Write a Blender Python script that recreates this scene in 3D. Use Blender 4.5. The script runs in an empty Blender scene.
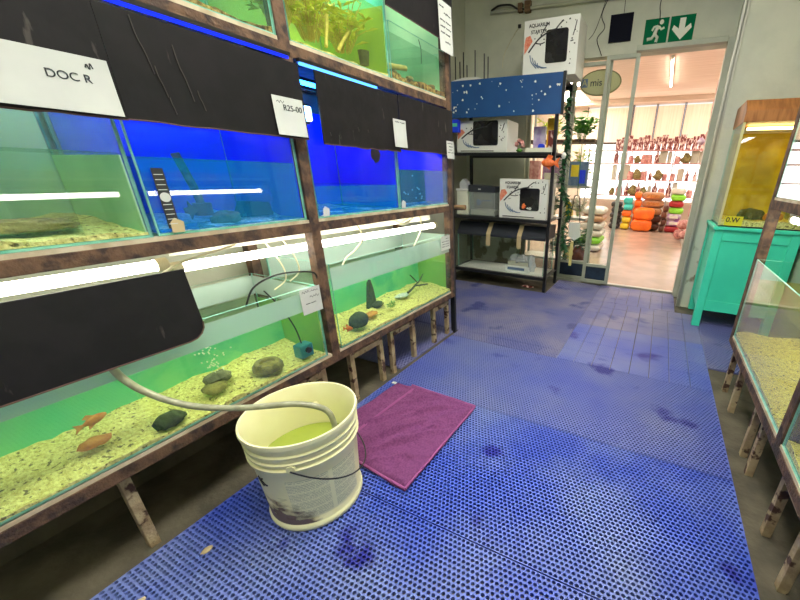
import bpy, bmesh, math, random
from mathutils import Vector, Matrix, noise
random.seed(7)
PI = math.pi
COL = bpy.context.scene.collection

# ------------------------------------------------------------------ materials
def lin(c):
    return tuple(((v/255)/12.92 if v/255 <= .04045 else ((v/255+.055)/1.055)**2.4) for v in c)

def new_mat(name):
    m = bpy.data.materials.new(name); m.use_nodes = True
    nt = m.node_tree; nt.nodes.clear()
    out = nt.nodes.new('ShaderNodeOutputMaterial')
    return m, nt, out

def coords(nt, scale):
    g = nt.nodes.new('ShaderNodeNewGeometry')
    mp = nt.nodes.new('ShaderNodeMapping'); mp.inputs['Scale'].default_value = scale if hasattr(scale, '__len__') else (scale,)*3
    nt.links.new(g.outputs['Position'], mp.inputs['Vector'])
    return mp.outputs[0]

def simple(name, c1, c2=None, rough=.6, scale=8, metal=0, bump=0, bscale=60, lo=.4, hi=.6, spec=.5, detail=4, c3=None, s3=2, lo3=.55, hi3=.65, below=None):
    """two-tone noise mottled surface; c3 adds a third, blotchy colour"""
    m, nt, out = new_mat(name)
    b = nt.nodes.new('ShaderNodeBsdfPrincipled')
    b.inputs['Roughness'].default_value = rough; b.inputs['Metallic'].default_value = metal
    b.inputs['Specular IOR Level'].default_value = spec
    nt.links.new(b.outputs[0], out.inputs[0])
    c1 = lin(c1)
    if c2 is None:
        b.inputs['Base Color'].default_value = (*c1, 1)
    else:
        n = nt.nodes.new('ShaderNodeTexNoise'); n.inputs['Scale'].default_value = 1; n.inputs['Detail'].default_value = detail
        nt.links.new(coords(nt, scale), n.inputs['Vector'])
        r = nt.nodes.new('ShaderNodeValToRGB')
        r.color_ramp.elements[0].position = lo; r.color_ramp.elements[1].position = hi
        r.color_ramp.elements[0].color = (*c1, 1); r.color_ramp.elements[1].color = (*lin(c2), 1)
        nt.links.new(n.outputs['Fac'], r.inputs[0]); col = r.outputs[0]
        if c3:
            n3 = nt.nodes.new('ShaderNodeTexNoise'); n3.inputs['Scale'].default_value = 1; n3.inputs['Detail'].default_value = 6
            nt.links.new(coords(nt, s3), n3.inputs['Vector'])
            r3 = nt.nodes.new('ShaderNodeValToRGB'); r3.color_ramp.elements[0].position = lo3; r3.color_ramp.elements[1].position = hi3
            nt.links.new(n3.outputs['Fac'], r3.inputs[0])
            mx = nt.nodes.new('ShaderNodeMix'); mx.data_type = 'RGBA'
            fac = r3.outputs[0]
            if below:                                   # rising damp: the third colour only low down
                g = nt.nodes.new('ShaderNodeNewGeometry'); sx = nt.nodes.new('ShaderNodeSeparateXYZ'); nt.links.new(g.outputs['Position'], sx.inputs[0])
                mr = nt.nodes.new('ShaderNodeMapRange'); mr.inputs['From Min'].default_value = below; mr.inputs['From Max'].default_value = below*.6
                nt.links.new(sx.outputs['Z'], mr.inputs['Value'])
                ml = nt.nodes.new('ShaderNodeMath'); ml.operation = 'MULTIPLY'; nt.links.new(fac, ml.inputs[0]); nt.links.new(mr.outputs[0], ml.inputs[1]); fac = ml.outputs[0]
            nt.links.new(fac, mx.inputs['Factor']); nt.links.new(col, mx.inputs['A'])
            mx.inputs['B'].default_value = (*lin(c3), 1); col = mx.outputs['Result']
        nt.links.new(col, b.inputs['Base Color'])
    if bump:
        nb = nt.nodes.new('ShaderNodeTexNoise'); nb.inputs['Scale'].default_value = 1; nb.inputs['Detail'].default_value = 3
        nt.links.new(coords(nt, bscale), nb.inputs['Vector'])
        bp = nt.nodes.new('ShaderNodeBump'); bp.inputs['Strength'].default_value = bump; bp.inputs['Distance'].default_value = .01
        nt.links.new(nb.outputs['Fac'], bp.inputs['Height']); nt.links.new(bp.outputs[0], b.inputs['Normal'])
    return m

def emis(name, c, s, raw=False):
    m, nt, out = new_mat(name)
    e = nt.nodes.new('ShaderNodeEmission'); e.inputs[0].default_value = (*(c if raw else lin(c)), 1); e.inputs[1].default_value = s
    nt.links.new(e.outputs[0], out.inputs[0])
    return m

def clear(name, tint, refl=1.0, haze=0, hcol=(200, 230, 220), rough=.0, ior=1.45):
    """thin clear sheet: tinted straight-through light, a fresnel mirror part and an optional cloudy part"""
    m, nt, out = new_mat(name)
    t = nt.nodes.new('ShaderNodeBsdfTransparent'); t.inputs[0].default_value = (*tint, 1)
    g = nt.nodes.new('ShaderNodeBsdfGlossy'); g.inputs['Roughness'].default_value = rough
    geo = nt.nodes.new('ShaderNodeNewGeometry')
    def op(kind, a, b=None):
        n = nt.nodes.new('ShaderNodeMath'); n.operation = kind
        for i, v in enumerate((a, b)):
            if v is None: continue
            if isinstance(v, (int, float)): n.inputs[i].default_value = v
            else: nt.links.new(v, n.inputs[i])
        return n.outputs[0]
    dt = nt.nodes.new('ShaderNodeVectorMath'); dt.operation = 'DOT_PRODUCT'
    nt.links.new(geo.outputs['Incoming'], dt.inputs[0]); nt.links.new(geo.outputs['Normal'], dt.inputs[1])
    f0 = ((ior-1)/(ior+1))**2                        # the same mirror share from either side of the sheet
    fr = op('ADD', op('MULTIPLY', op('POWER', op('SUBTRACT', 1.0, op('ABSOLUTE', dt.outputs['Value'])), 5.0), 1-f0), f0)
    sh = t.outputs[0]
    if haze:
        d = nt.nodes.new('ShaderNodeBsdfDiffuse'); d.inputs[0].default_value = (*lin(hcol), 1)
        mh = nt.nodes.new('ShaderNodeMixShader'); mh.inputs[0].default_value = haze
        nt.links.new(sh, mh.inputs[1]); nt.links.new(d.outputs[0], mh.inputs[2]); sh = mh.outputs[0]
    mu = nt.nodes.new('ShaderNodeMath'); mu.operation = 'MULTIPLY'; mu.inputs[1].default_value = refl
    nt.links.new(fr, mu.inputs[0])
    mx = nt.nodes.new('ShaderNodeMixShader')
    nt.links.new(mu.outputs[0], mx.inputs[0]); nt.links.new(sh, mx.inputs[1]); nt.links.new(g.outputs[0], mx.inputs[2])
    nt.links.new(mx.outputs[0], out.inputs[0])
    return m

M = {}
M['wall'] = simple('wall paint', (188, 190, 170), (174, 177, 158), .75, 3, bump=.1, bscale=40)
M['wallpeel'] = simple('peeling wall paint', (200, 203, 186), (190, 194, 178), .75, 4, bump=.3, bscale=30, c3=(124, 116, 94), s3=5, lo3=.5, hi3=.56, below=.75)
M['ceil'] = simple('ceiling paint', (205, 205, 196), None, .8)
M['concrete'] = simple('damp concrete', (66, 62, 50), (92, 86, 70), .7, 6, bump=.3, bscale=50)
M['shopfloor'] = simple('cream floor tiles', (178, 156, 138), (160, 142, 126), .25, 3)
M['shopceil'] = simple('peach boards', (232, 214, 196), (218, 198, 178), .6, (1.0, 26, 1))
M['blindm'] = simple('peach blinds', (238, 216, 192), (228, 202, 174), .7, (26, 1, 1))
_b = next(n for n in M['blindm'].node_tree.nodes if n.type == 'BSDF_PRINCIPLED')          # glow added to the blind material in place of daylight behind it
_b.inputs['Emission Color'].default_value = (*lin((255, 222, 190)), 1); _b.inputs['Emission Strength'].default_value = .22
M['shopwall'] = simple('shop wall', (222, 208, 190), None, .8)
M['mat'] = simple('blue plastic mat', (60, 84, 186), (116, 132, 184), .45, 1.7, c3=(34, 40, 146), s3=3.2, lo3=.62, hi3=.68, lo=.42, hi=.68)
M['matmid'] = simple('half worn blue plastic mat', (76, 92, 180), (112, 122, 172), .45, 1.7, c3=(40, 46, 138), s3=3.2, lo3=.60, hi3=.67, lo=.36, hi=.66)
M['matfar'] = simple('worn blue plastic mat', (94, 100, 156), (124, 124, 156), .5, 2.4, c3=(64, 72, 132), s3=3.0, lo3=.60, hi3=.67)
M['rust'] = simple('rusty brown steel', (64, 46, 38), (104, 78, 58), .75, 22, bump=.5, bscale=90, c3=(46, 36, 34), s3=14)
M['rustpale'] = simple('flaking pale painted steel', (148, 128, 98), (176, 158, 124), .75, 18, bump=.5, bscale=90, c3=(70, 46, 34), s3=20, lo3=.54, hi3=.6)
M['black'] = simple('black plastic board', (17, 16, 19), (24, 22, 25), .6, 12, bump=.12, bscale=25, c3=(66, 62, 60), s3=(34, 34, 8), lo3=.68, hi3=.74, spec=.25)
M['scuff'] = simple('grey scuff', (70, 66, 62), None, .8)
M['blackedge'] = simple('board edge', (86, 60, 54), None, .7)
M['blackmetal'] = simple('black painted steel', (26, 28, 32), None, .4)
M['blackplastic'] = simple('black plastic', (24, 24, 27), None, .35)
M['foam'] = simple('foam strip', (196, 184, 160), (170, 154, 128), .9, 14)
M['paper'] = simple('white paper', (196, 200, 196), (186, 190, 188), .85, 5)
M['ink'] = simple('dark ink', (46, 50, 56), None, .8)
M['white'] = simple('white plastic', (226, 226, 220), None, .4)
M['whitemetal'] = simple('white enamel', (206, 206, 190), None, .4)
M['cable'] = simple('white cable', (214, 208, 176), None, .5)
M['blackcable'] = simple('black cable', (24, 26, 26), None, .5)
M['airline'] = clear('airline tube', (.72, .82, .74), 1, .35, (190, 210, 190))
M['glass'] = clear('aquarium glass', (.965, .985, .975))
M['edge'] = simple('green glass edge', (150, 208, 190), (120, 186, 166), .25, 20)
M['wateredge'] = clear('green water', (.90, .98, .82), .9, .05, (170, 225, 170), ior=1.33)
M['crust'] = clear('mineral crust on glass', (.93, .97, .95), .5, .5, (214, 236, 228))
M['waterblue'] = clear('cloudy water', (.66, .95, 1.0), .8, .34, (16, 150, 235), ior=1.33)
M['waterclear'] = clear('clear water', (.88, .97, .92), .8, .04, (170, 220, 200), ior=1.33)
M['wateryellow'] = clear('yellow water', (.96, .93, .55), .8, .06, (210, 200, 100), ior=1.33)
M['waterlime'] = clear('faintly yellow water', (.95, .97, .74), .8, .05, (210, 220, 130), ior=1.33)
M['bucketwater'] = simple('murky green water', (132, 150, 50), (146, 162, 66), .08, 6)
M['gravely'] = simple('cream gravel', (240, 232, 156), (212, 200, 120), .8, 90, bump=1, bscale=110, c3=(120, 108, 60), s3=75, lo3=.58, hi3=.66)
M['gravelb'] = simple('pale gravel', (216, 222, 226), (160, 172, 184), .8, 80, bump=.8, bscale=120)
M['gravelbrown'] = simple('brown gravel', (104, 82, 44), (190, 164, 92), .85, 60, bump=1, bscale=110, c3=(60, 44, 28), s3=30)
M['backgreen'] = simple('green tank backing', (98, 206, 158), (124, 212, 156), .7, 5, c3=(74, 190, 152), s3=4, lo3=.55, hi3=.62)
M['backlime'] = simple('yellow green backing', (150, 196, 96), (130, 186, 96), .7, 4)
M['backpalegreen'] = simple('pale green backing', (190, 230, 190), (168, 216, 178), .7, 4)
M['backteal'] = simple('teal tank backing', (74, 196, 164), (96, 206, 172), .6, 3)
M['backblue'] = simple('blue tank backing', (8, 44, 235), (14, 62, 230), .6, 4)
M['backdark'] = simple('dark tank backing', (26, 50, 74), (18, 34, 52), .7, 8)
M['pale'] = simple('pale backing', (180, 196, 160), (160, 178, 146), .7, 3)
M['rock'] = simple('grey rock', (84, 84, 78), (122, 120, 104), .85, 40, bump=.8, bscale=60)
M['darkrock'] = simple('dark rock', (44, 56, 44), (66, 76, 56), .85, 40, bump=.8, bscale=60)
M['tanrock'] = simple('tan stone', (150, 138, 84), (110, 98, 60), .85, 30, bump=.8, bscale=60)
M['orange'] = simple('orange', (226, 96, 34), (238, 130, 70), .5, 40)
M['orangestone'] = simple('orange stone', (214, 150, 84), (190, 120, 60), .8, 30)
M['teal'] = simple('teal plastic', (20, 120, 140), None, .35)
M['green'] = simple('plant green', (64, 130, 40), (100, 160, 54), .6, 40)
M['yelgreen'] = simple('yellow green leaves', (176, 196, 50), (222, 226, 96), .6, 30)
M['darkgreen'] = simple('dark green leaves', (24, 78, 44), (40, 104, 60), .55, 30)
M['stem'] = simple('pale bamboo stem', (206, 190, 110), (180, 164, 84), .6, 30)
M['wood'] = simple('weathered wood', (122, 96, 66), (92, 68, 46), .8, (10, 60, 60), bump=.4)
M['bucket'] = simple('cream bucket plastic', (232, 230, 186), (226, 222, 176), .42, 6)
M['wire'] = simple('dark wire', (60, 62, 60), None, .4, metal=.8)
M['hose'] = simple('cloudy hose', (158, 160, 132), (136, 138, 112), .3, 30)
M['towel'] = simple('magenta towel terry', (124, 70, 114), (106, 58, 100), .95, 120, bump=.18, bscale=300, spec=.1)
M['towelband'] = simple('towel border weave', (146, 82, 132), None, .9, spec=.1)
M['turq'] = simple('turquoise paint', (66, 220, 184), (60, 210, 176), .45, 4)
M['turqd'] = simple('turquoise panel', (60, 214, 178), (54, 204, 170), .5, 4)
M['starblue'] = None
M['frame'] = simple('pale green grey frame', (172, 178, 160), (160, 166, 150), .5, 6)
M['alu'] = simple('aluminium', (176, 178, 168), None, .4, metal=.4)
M['signgreen'] = simple('exit sign green', (0, 104, 66), None, .7, spec=.1)
M['signwhite'] = simple('exit sign white', (216, 222, 206), None, .5)
M['plaque'] = simple('dark plaque', (14, 17, 30), None, .7, spec=.1)
M['carton'] = simple('white carton', (222, 224, 218), None, .5)
M['cartonside'] = simple('carton side', (188, 186, 168), None, .6)
M['redprint'] = simple('red print', (214, 110, 84), (226, 150, 120), .5, 60)
M['blueprint'] = simple('grey blue print', (96, 120, 152), None, .5)
M['blackprint'] = simple('black print', (30, 32, 36), None, .5)
M['win'] = simple('dark carton window', (22, 22, 26), (34, 34, 38), .15, 10)
M['signcream'] = simple('cream sign', (194, 190, 140), None, .5)
M['signrim'] = simple('olive sign rim', (128, 122, 72), None, .5)
M['lid'] = simple('dark lid', (44, 48, 56), None, .4)
M['tape'] = simple('brown tape', (186, 168, 128), None, .5)
M['tub'] = simple('white tub', (222, 224, 206), None, .4)
M['bagplastic'] = clear('clear plastic bag', (.86, .88, .9), 1, .5, (226, 230, 236), rough=.15)
M['clearplastic'] = clear('clear plastic box', (.9, .93, .93), 1, .12, (220, 226, 226))
M['netwhite'] = simple('white net mesh', (196, 200, 190), None, .8)
M['netyellow'] = simple('yellow handle', (200, 188, 120), None, .5)
M['pink'] = simple('pink packaging', (210, 160, 150), (176, 110, 106), .6, 20)
M['maroon'] = simple('maroon packaging', (120, 50, 48), (230, 200, 190), .5, (26, 26, 12), lo=.5, hi=.56)
M['tube'] = emis('lit white tube', (255, 250, 235), 11)
M['tubeshop'] = emis('lit shop tube', (255, 244, 226), 12)
M['panel'] = emis('lit added ceiling panel', (255, 250, 238), 12)  # for the panels added to light the aisle
M['addedshoppanel'] = emis('lit added shop ceiling panel', (255, 242, 228), 13)  # for the panels added to light the shop
M['led'] = emis('blue light strip', (.01, .17, 1.0), 18, raw=True)
M['ledthin'] = emis('thin blue light strip', (.01, .025, 1.0), 1.0, raw=True)
M['ledmid'] = emis('mid blue light strip', (.08, .32, 1.0), 1.6, raw=True)
M['ledhot'] = emis('bright blue lamp', (.25, .5, 1.0), 9, raw=True)
M['window'] = emis('daylit window', (255, 252, 246), 2.2)
M['yellowlamp'] = emis('lit yellow lamp', (255, 214, 130), 9)

def starry():
    m, nt, out = new_mat('starry blue board')
    b = nt.nodes.new('ShaderNodeBsdfPrincipled'); b.inputs['Roughness'].default_value = .5
    n = nt.nodes.new('ShaderNodeTexNoise'); n.inputs['Scale'].default_value = 1
    nt.links.new(coords(nt, 6), n.inputs['Vector'])
    r = nt.nodes.new('ShaderNodeValToRGB')
    r.color_ramp.elements[0].color = (*lin((14, 62, 118)), 1); r.color_ramp.elements[1].color = (*lin((24, 82, 140)), 1)
    nt.links.new(n.outputs['Fac'], r.inputs[0]); nt.links.new(r.outputs[0], b.inputs['Base Color']); nt.links.new(b.outputs[0], out.inputs[0])
    return m
M['starblue'] = starry()

def bucket_label_mat():
    m, nt, out = new_mat('printed bucket label')
    b = nt.nodes.new('ShaderNodeBsdfPrincipled'); b.inputs['Roughness'].default_value = .45
    uv = nt.nodes.new('ShaderNodeUVMap')
    sep = nt.nodes.new('ShaderNodeSeparateXYZ'); nt.links.new(uv.outputs[0], sep.inputs[0])
    def math_(op, a, bb):
        n = nt.nodes.new('ShaderNodeMath'); n.operation = op
        for i, v in enumerate((a, bb)):
            if v is None: continue
            if isinstance(v, (int, float)): n.inputs[i].default_value = v
            else: nt.links.new(v, n.inputs[i])
        return n.outputs[0]
    row = math_('FRACT', math_('MULTIPLY', sep.outputs[1], 26), None)
    line = math_('GREATER_THAN', row, .45)
    nz = nt.nodes.new('ShaderNodeTexNoise'); nz.inputs['Scale'].default_value = 1; nz.inputs['Detail'].default_value = 2
    mp = nt.nodes.new('ShaderNodeMapping'); mp.inputs['Scale'].default_value = (70, 26, 1)
    nt.links.new(uv.outputs[0], mp.inputs[0]); nt.links.new(mp.outputs[0], nz.inputs[0])
    word = math_('GREATER_THAN', nz.outputs['Fac'], .42)
    big = math_('GREATER_THAN', math_('FRACT', math_('MULTIPLY', sep.outputs[1], 4.4), None), .14)
    gut = math_('GREATER_THAN', math_('ABSOLUTE', math_('SUBTRACT', sep.outputs[0], .55), None), .03)
    f = math_('MULTIPLY', math_('MULTIPLY', line, word), math_('MULTIPLY', big, gut))
    f = math_('MULTIPLY', f, .62)
    mx = nt.nodes.new('ShaderNodeMix'); mx.data_type = 'RGBA'
    mx.inputs['A'].default_value = (*lin((230, 229, 188)), 1); mx.inputs['B'].default_value = (*lin((136, 144, 116)), 1)
    nt.links.new(f, mx.inputs['Factor']); nt.links.new(mx.outputs['Result'], b.inputs['Base Color']); nt.links.new(b.outputs[0], out.inputs[0])
    return m
M['label'] = bucket_label_mat()
def stain_mat():
    m, nt, out = new_mat('brown dirt stain')
    b = nt.nodes.new('ShaderNodeBsdfPrincipled'); b.inputs['Roughness'].default_value = .7
    b.inputs['Base Color'].default_value = (*lin((112, 92, 92)), 1)
    t = nt.nodes.new('ShaderNodeBsdfTransparent')
    uv = nt.nodes.new('ShaderNodeUVMap'); sep = nt.nodes.new('ShaderNodeSeparateXYZ'); nt.links.new(uv.outputs[0], sep.inputs[0])
    nz = nt.nodes.new('ShaderNodeTexNoise'); nz.inputs['Scale'].default_value = 7; nz.inputs['Detail'].default_value = 7; nt.links.new(uv.outputs[0], nz.inputs[0])
    def op(k, a, c=None):
        n = nt.nodes.new('ShaderNodeMath'); n.operation = k
        for i, v in enumerate((a, c)):
            if v is None: continue
            if isinstance(v, (int, float)): n.inputs[i].default_value = v
            else: nt.links.new(v, n.inputs[i])
        return n.outputs[0]
    du = op('SUBTRACT', sep.outputs[0], .45)
    d = op('SUBTRACT', op('SUBTRACT', .78, op('MULTIPLY', op('MULTIPLY', du, du), 3.4)), op('MULTIPLY', sep.outputs[1], .95))
    v = op('ADD', d, op('MULTIPLY', op('SUBTRACT', nz.outputs['Fac'], .5), 1.3))
    mr = nt.nodes.new('ShaderNodeMapRange'); mr.inputs['From Min'].default_value = .05; mr.inputs['From Max'].default_value = .55; mr.inputs['To Max'].default_value = .92
    nt.links.new(v, mr.inputs['Value'])
    mx = nt.nodes.new('ShaderNodeMixShader'); nt.links.new(mr.outputs[0], mx.inputs[0]); nt.links.new(t.outputs[0], mx.inputs[1]); nt.links.new(b.outputs[0], mx.inputs[2])
    nt.links.new(mx.outputs[0], out.inputs[0])
    return m
M['stain'] = stain_mat()

# ------------------------------------------------------------------ mesh helpers
class MB:
    def __init__(s): s.v = []; s.f = []; s.m = []
    def add(s, vs, fs, mi=0):
        o = len(s.v); s.v += [tuple(v) for v in vs]
        for f in fs: s.f.append([o+i for i in f]); s.m.append(mi)
        return s
    def box(s, x0, x1, y0, y1, z0, z1, mi=0):
        vs = [(x0,y0,z0),(x1,y0,z0),(x1,y1,z0),(x0,y1,z0),(x0,y0,z1),(x1,y0,z1),(x1,y1,z1),(x0,y1,z1)]
        return s.add(vs, [(0,3,2,1),(4,5,6,7),(0,1,5,4),(1,2,6,5),(2,3,7,6),(3,0,4,7)], mi)
    def pane(s, ax, a0, a1, b0, b1, c0, c1):
        """glass sheet thin along axis ax (0 x, 1 y, 2 z): big faces clear (0), rims edge coloured (1)"""
        lo = [a0, b0, c0]; hi = [a1, b1, c1]
        x0, y0, z0 = lo; x1, y1, z1 = hi
        vs = [(x0,y0,z0),(x1,y0,z0),(x1,y1,z0),(x0,y1,z0),(x0,y0,z1),(x1,y0,z1),(x1,y1,z1),(x0,y1,z1)]
        F = {2:[(0,3,2,1),(4,5,6,7)], 1:[(0,1,5,4),(2,3,7,6)], 0:[(1,2,6,5),(3,0,4,7)]}
        for k in F: s.add(vs, F[k], 0 if k == ax else 1)
        return s
    def cyl(s, p, q, r, r2=None, n=14, mi=0, caps=True):
        p = Vector(p); q = Vector(q); r2 = r if r2 is None else r2
        d = (q-p).normalized(); a = d.orthogonal().normalized(); b = d.cross(a)
        vs = []
        for c, rr in ((p, r), (q, r2)):
            for i in range(n):
                t = 2*PI*i/n; vs.append(c + a*math.cos(t)*rr + b*math.sin(t)*rr)
        fs = [(i, (i+1) % n, n+(i+1) % n, n+i) for i in range(n)]
        if caps: fs += [tuple(reversed(range(n))), tuple(range(n, 2*n))]
        return s.add(vs, fs, mi)
    def tube(s, pts, r, n=8, mi=0, smooth=True):
        pts = [Vector(p) for p in pts]
        if smooth and len(pts) > 2:
            out = []
            P = [pts[0]]+pts+[pts[-1]]
            for i in range(1, len(P)-2):
                p0, p1, p2, p3 = P[i-1:i+3]
                for k in range(6):
                    t = k/6
                    out.append(.5*((2*p1)+(p2-p0)*t+(2*p0-5*p1+4*p2-p3)*t*t+(3*p1-p0-3*p2+p3)*t**3))
            out.append(pts[-1]); pts = out
        vs = []; a = None
        L = len(pts)
        for i, p in enumerate(pts):
            d = (pts[min(i+1, L-1)]-pts[max(i-1, 0)]).normalized()
            a = d.orthogonal().normalized() if a is None else (a-d*a.dot(d)).normalized()
            b = d.cross(a)
            rr = r(i/(L-1)) if callable(r) else r
            for k in range(n):
                t = 2*PI*k/n; vs.append(p+a*math.cos(t)*rr+b*math.sin(t)*rr)
        fs = []
        for i in range(L-1):
            for k in range(n):
                fs.append((i*n+k, i*n+(k+1) % n, (i+1)*n+(k+1) % n, (i+1)*n+k))
        fs += [tuple(reversed(range(n))), tuple(range((L-1)*n, L*n))]
        return s.add(vs, fs, mi)
    def lathe(s, prof, c=(0,0,0), n=48, mi=0):
        vs = []; 
        for r, z in prof:
            for k in range(n):
                t = 2*PI*k/n; vs.append((c[0]+r*math.cos(t), c[1]+r*math.sin(t), c[2]+z))
        fs = []
        for i in range(len(prof)-1):
            for k in range(n):
                fs.append((i*n+k, i*n+(k+1) % n, (i+1)*n+(k+1) % n, (i+1)*n+k))
        return s.add(vs, fs, mi)
    def prism(s, poly, fn, d0, d1, mi=0):
        """poly of (u,v); fn(u,v,d) -> xyz; extruded between d0 and d1"""
        n = len(poly)
        vs = [fn(u, v, d0) for u, v in poly]+[fn(u, v, d1) for u, v in poly]
        fs = [tuple(range(n)), tuple(reversed(range(n, 2*n)))]+[(i, (i+1) % n, n+(i+1) % n, n+i) for i in range(n)]
        return s.add(vs, fs, mi)
    def blob(s, c, r, seed=0, amp=.18, nu=18, nv=12, mi=0, flat=None):
        vs = []
        c = Vector(c)
        for j in range(nv+1):
            ph = PI*j/nv
            for i in range(nu):
                t = 2*PI*i/nu
                d = Vector((math.sin(ph)*math.cos(t), math.sin(ph)*math.sin(t), math.cos(ph)))
                k = 1+amp*noise.noise(d*1.7+Vector((seed*7.3, seed*3.1, seed)))+amp*.5*noise.noise(d*4+Vector((seed, 2, 5)))
                p = Vector((d.x*r[0], d.y*r[1], d.z*r[2]))*k
                if flat is not None and p.z < -flat: p.z = -flat
                vs.append(c+p)
        fs = [(j*nu+i, j*nu+(i+1) % nu, (j+1)*nu+(i+1) % nu, (j+1)*nu+i) for j in range(nv) for i in range(nu)]
        return s.add(vs, fs, mi)
    def build(s, name, mats, parent=None, smooth=None, bevel=0, seg=2, loc=None):
        me = bpy.data.meshes.new(name)
        if not isinstance(mats, (list, tuple)): mats = [mats]
        root = parent
        while root is not None and root.parent is not None: root = root.parent
        if parent is None:
            if loc is None:
                xs = [v[0] for v in s.v]; ys = [v[1] for v in s.v]; zs = [v[2] for v in s.v]
                loc = ((min(xs)+max(xs))/2, (min(ys)+max(ys))/2, min(zs))
            org = Vector(loc)
        else:
            org = Vector(root.location)
        me.from_pydata([(v[0]-org.x, v[1]-org.y, v[2]-org.z) for v in s.v], [], s.f)
        for m in mats: me.materials.append(M[m] if isinstance(m, str) else m)
        me.polygons.foreach_set('material_index', s.m)
        bm = bmesh.new(); bm.from_mesh(me)
        bmesh.ops.remove_doubles(bm, verts=bm.verts, dist=1e-6)
        bmesh.ops.recalc_face_normals(bm, faces=bm.faces)
        bm.to_mesh(me); bm.free()
        if smooth is not None:
            me.polygons.foreach_set('use_smooth', [True]*len(me.polygons))
            me.set_sharp_from_angle(angle=math.radians(smooth))
        me.update()
        o = bpy.data.objects.new(name, me); COL.objects.link(o)
        if parent is None: o.location = org
        else: o.parent = parent
        if bevel:
            b = o.modifiers.new('bevel', 'BEVEL'); b.width = bevel; b.segments = seg; b.limit_method = 'ANGLE'
        return o

def thing(name, loc, label, cat, group=None):
    o = bpy.data.objects.new(name, None); COL.objects.link(o); o.location = loc
    o.empty_display_size = .05
    return tag(o, label, cat, group)
def tag(o, label, cat, group=None):
    o['label'] = label; o['category'] = cat
    if group: o['group'] = group
    return o
def struct(o): o['kind'] = 'structure'; return o
def bx(x0, x1, y0, y1, z0, z1): return MB().box(x0, x1, y0, y1, z0, z1)
def dup(root, loc, label=None, rotz=None, group=None):
    r = root.copy(); COL.objects.link(r); r.location = loc
    if rotz is not None: r.rotation_euler.z = rotz
    if label: r['label'] = label
    if group: r['group'] = group
    for ch in [c for c in root.children]:
        c = ch.copy(); COL.objects.link(c); c.parent = r
        for g in ch.children:
            d = g.copy(); COL.objects.link(d); d.parent = c
    return r

def text(body, size, loc, rot, m, name, parent, extrude=.0006, align='CENTER', sx=1.0, bold=0):
    cu = bpy.data.curves.new(name, 'FONT'); cu.body = body; cu.size = size; cu.extrude = extrude
    cu.align_x = align; cu.align_y = 'CENTER'; cu.offset = bold
    t = bpy.data.objects.new('tmp', cu); COL.objects.link(t)
    bpy.context.view_layer.update()
    me = bpy.data.meshes.new_from_object(t.evaluated_get(bpy.context.evaluated_depsgraph_get()))
    bpy.data.objects.remove(t); bpy.data.curves.remove(cu)
    from mathutils import Euler
    mw = Matrix.Translation(Vector(loc)) @ Euler(rot).to_matrix().to_4x4() @ Matrix.Diagonal((sx, 1, 1, 1))
    root = parent
    while root.parent is not None: root = root.parent
    me.transform(Matrix.Translation(-Vector(root.location)) @ mw)
    me.materials.clear(); me.materials.append(M[m])
    me.name = name
    o = bpy.data.objects.new(name, me); COL.objects.link(o); o.parent = parent
    return o
R_BACK = (PI/2, 0, 0)          # faces the camera side, reads along +X
R_RACK = (PI/2, 0, PI/2)       # faces +X, reads along +Y
R_RIGHT = (PI/2, 0, -PI/2)     # faces -X

def scribble(mb, fn, u0, u1, v, h, seed, r=.0011, words=2):
    """a hand-written squiggle on a plane: fn(u,v) -> xyz"""
    rd = random.Random(seed); u = u0; gap = (u1-u0)*.08
    w = ((u1-u0)-gap*(words-1))/words
    for k in range(words):
        pts = []; n = max(5, int(w/(h*.45)))
        for i in range(n):
            pts.append(fn(u+w*i/(n-1), v+(h*.5 if i % 2 else -h*.4)*rd.uniform(.3, 1.1)))
        mb.tube(pts, r, 5); u += w+gap

# ------------------------------------------------------------------ room shell
FZ = -.014                                             # concrete under the mats
struct(bx(-2.35, 1.1, -1.3, 4.16, FZ-.1, FZ).build('floor', 'concrete'))
struct(bx(-3.6, 3.0, 4.16, 11.1, -.11, -.004).build('floor_shop', 'shopfloor'))
struct(MB().box(-2.35, -1.87, -1.3, 2.24, FZ, 3.0).box(-2.35, -2.25, 2.24, 4.15, FZ, 3.0).build('wall_left', 'wall'))
struct(bx(1.0, 1.1, -1.3, 4.27, FZ, 3.0).build('wall_right', 'wall'))
struct(bx(-1.97, 1.1, -1.4, -1.3, FZ, 3.0).build('wall_front', 'wall'))
wb = MB().box(-2.35, -1.5, 4.15, 4.27, FZ, 3.0).box(-1.5, .31, 4.15, 4.27, 2.235, 3.0).box(.31, 1.1, 4.15, 4.27, FZ, 3.0)
struct(wb.build('wall_back', 'wallpeel'))
struct(bx(.335, 1.0, 3.757, 4.15, FZ, 3.0).build('wall_return', 'wallpeel'))
struct(bx(-2.35, 1.1, -1.4, 4.27, 3.0, 3.1).build('ceiling', 'ceil'))
# shop beyond
struct(bx(-3.6, 3.0, 4.27, 11.1, 3.0, 3.1).build('ceiling_shop', 'shopceil'))
struct(bx(-3.7, -3.6, 4.27, 11.1, 0, 3.05).build('wall_shop_left', 'shopwall'))
struct(bx(3.0, 3.1, 4.27, 11.1, 0, 3.05).build('wall_shop_right', 'shopwall'))
struct(MB().box(-3.6, 3.0, 11.0, 11.1, 0, .6).box(-3.6, 3.0, 11.0, 11.1, 2.9, 3.05).box(-3.6, -2.2, 11.0, 11.1, .6, 2.9).box(2.0, 3.0, 11.0, 11.1, .6, 2.9).build('wall_shop_back', 'shopwall'))
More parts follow.
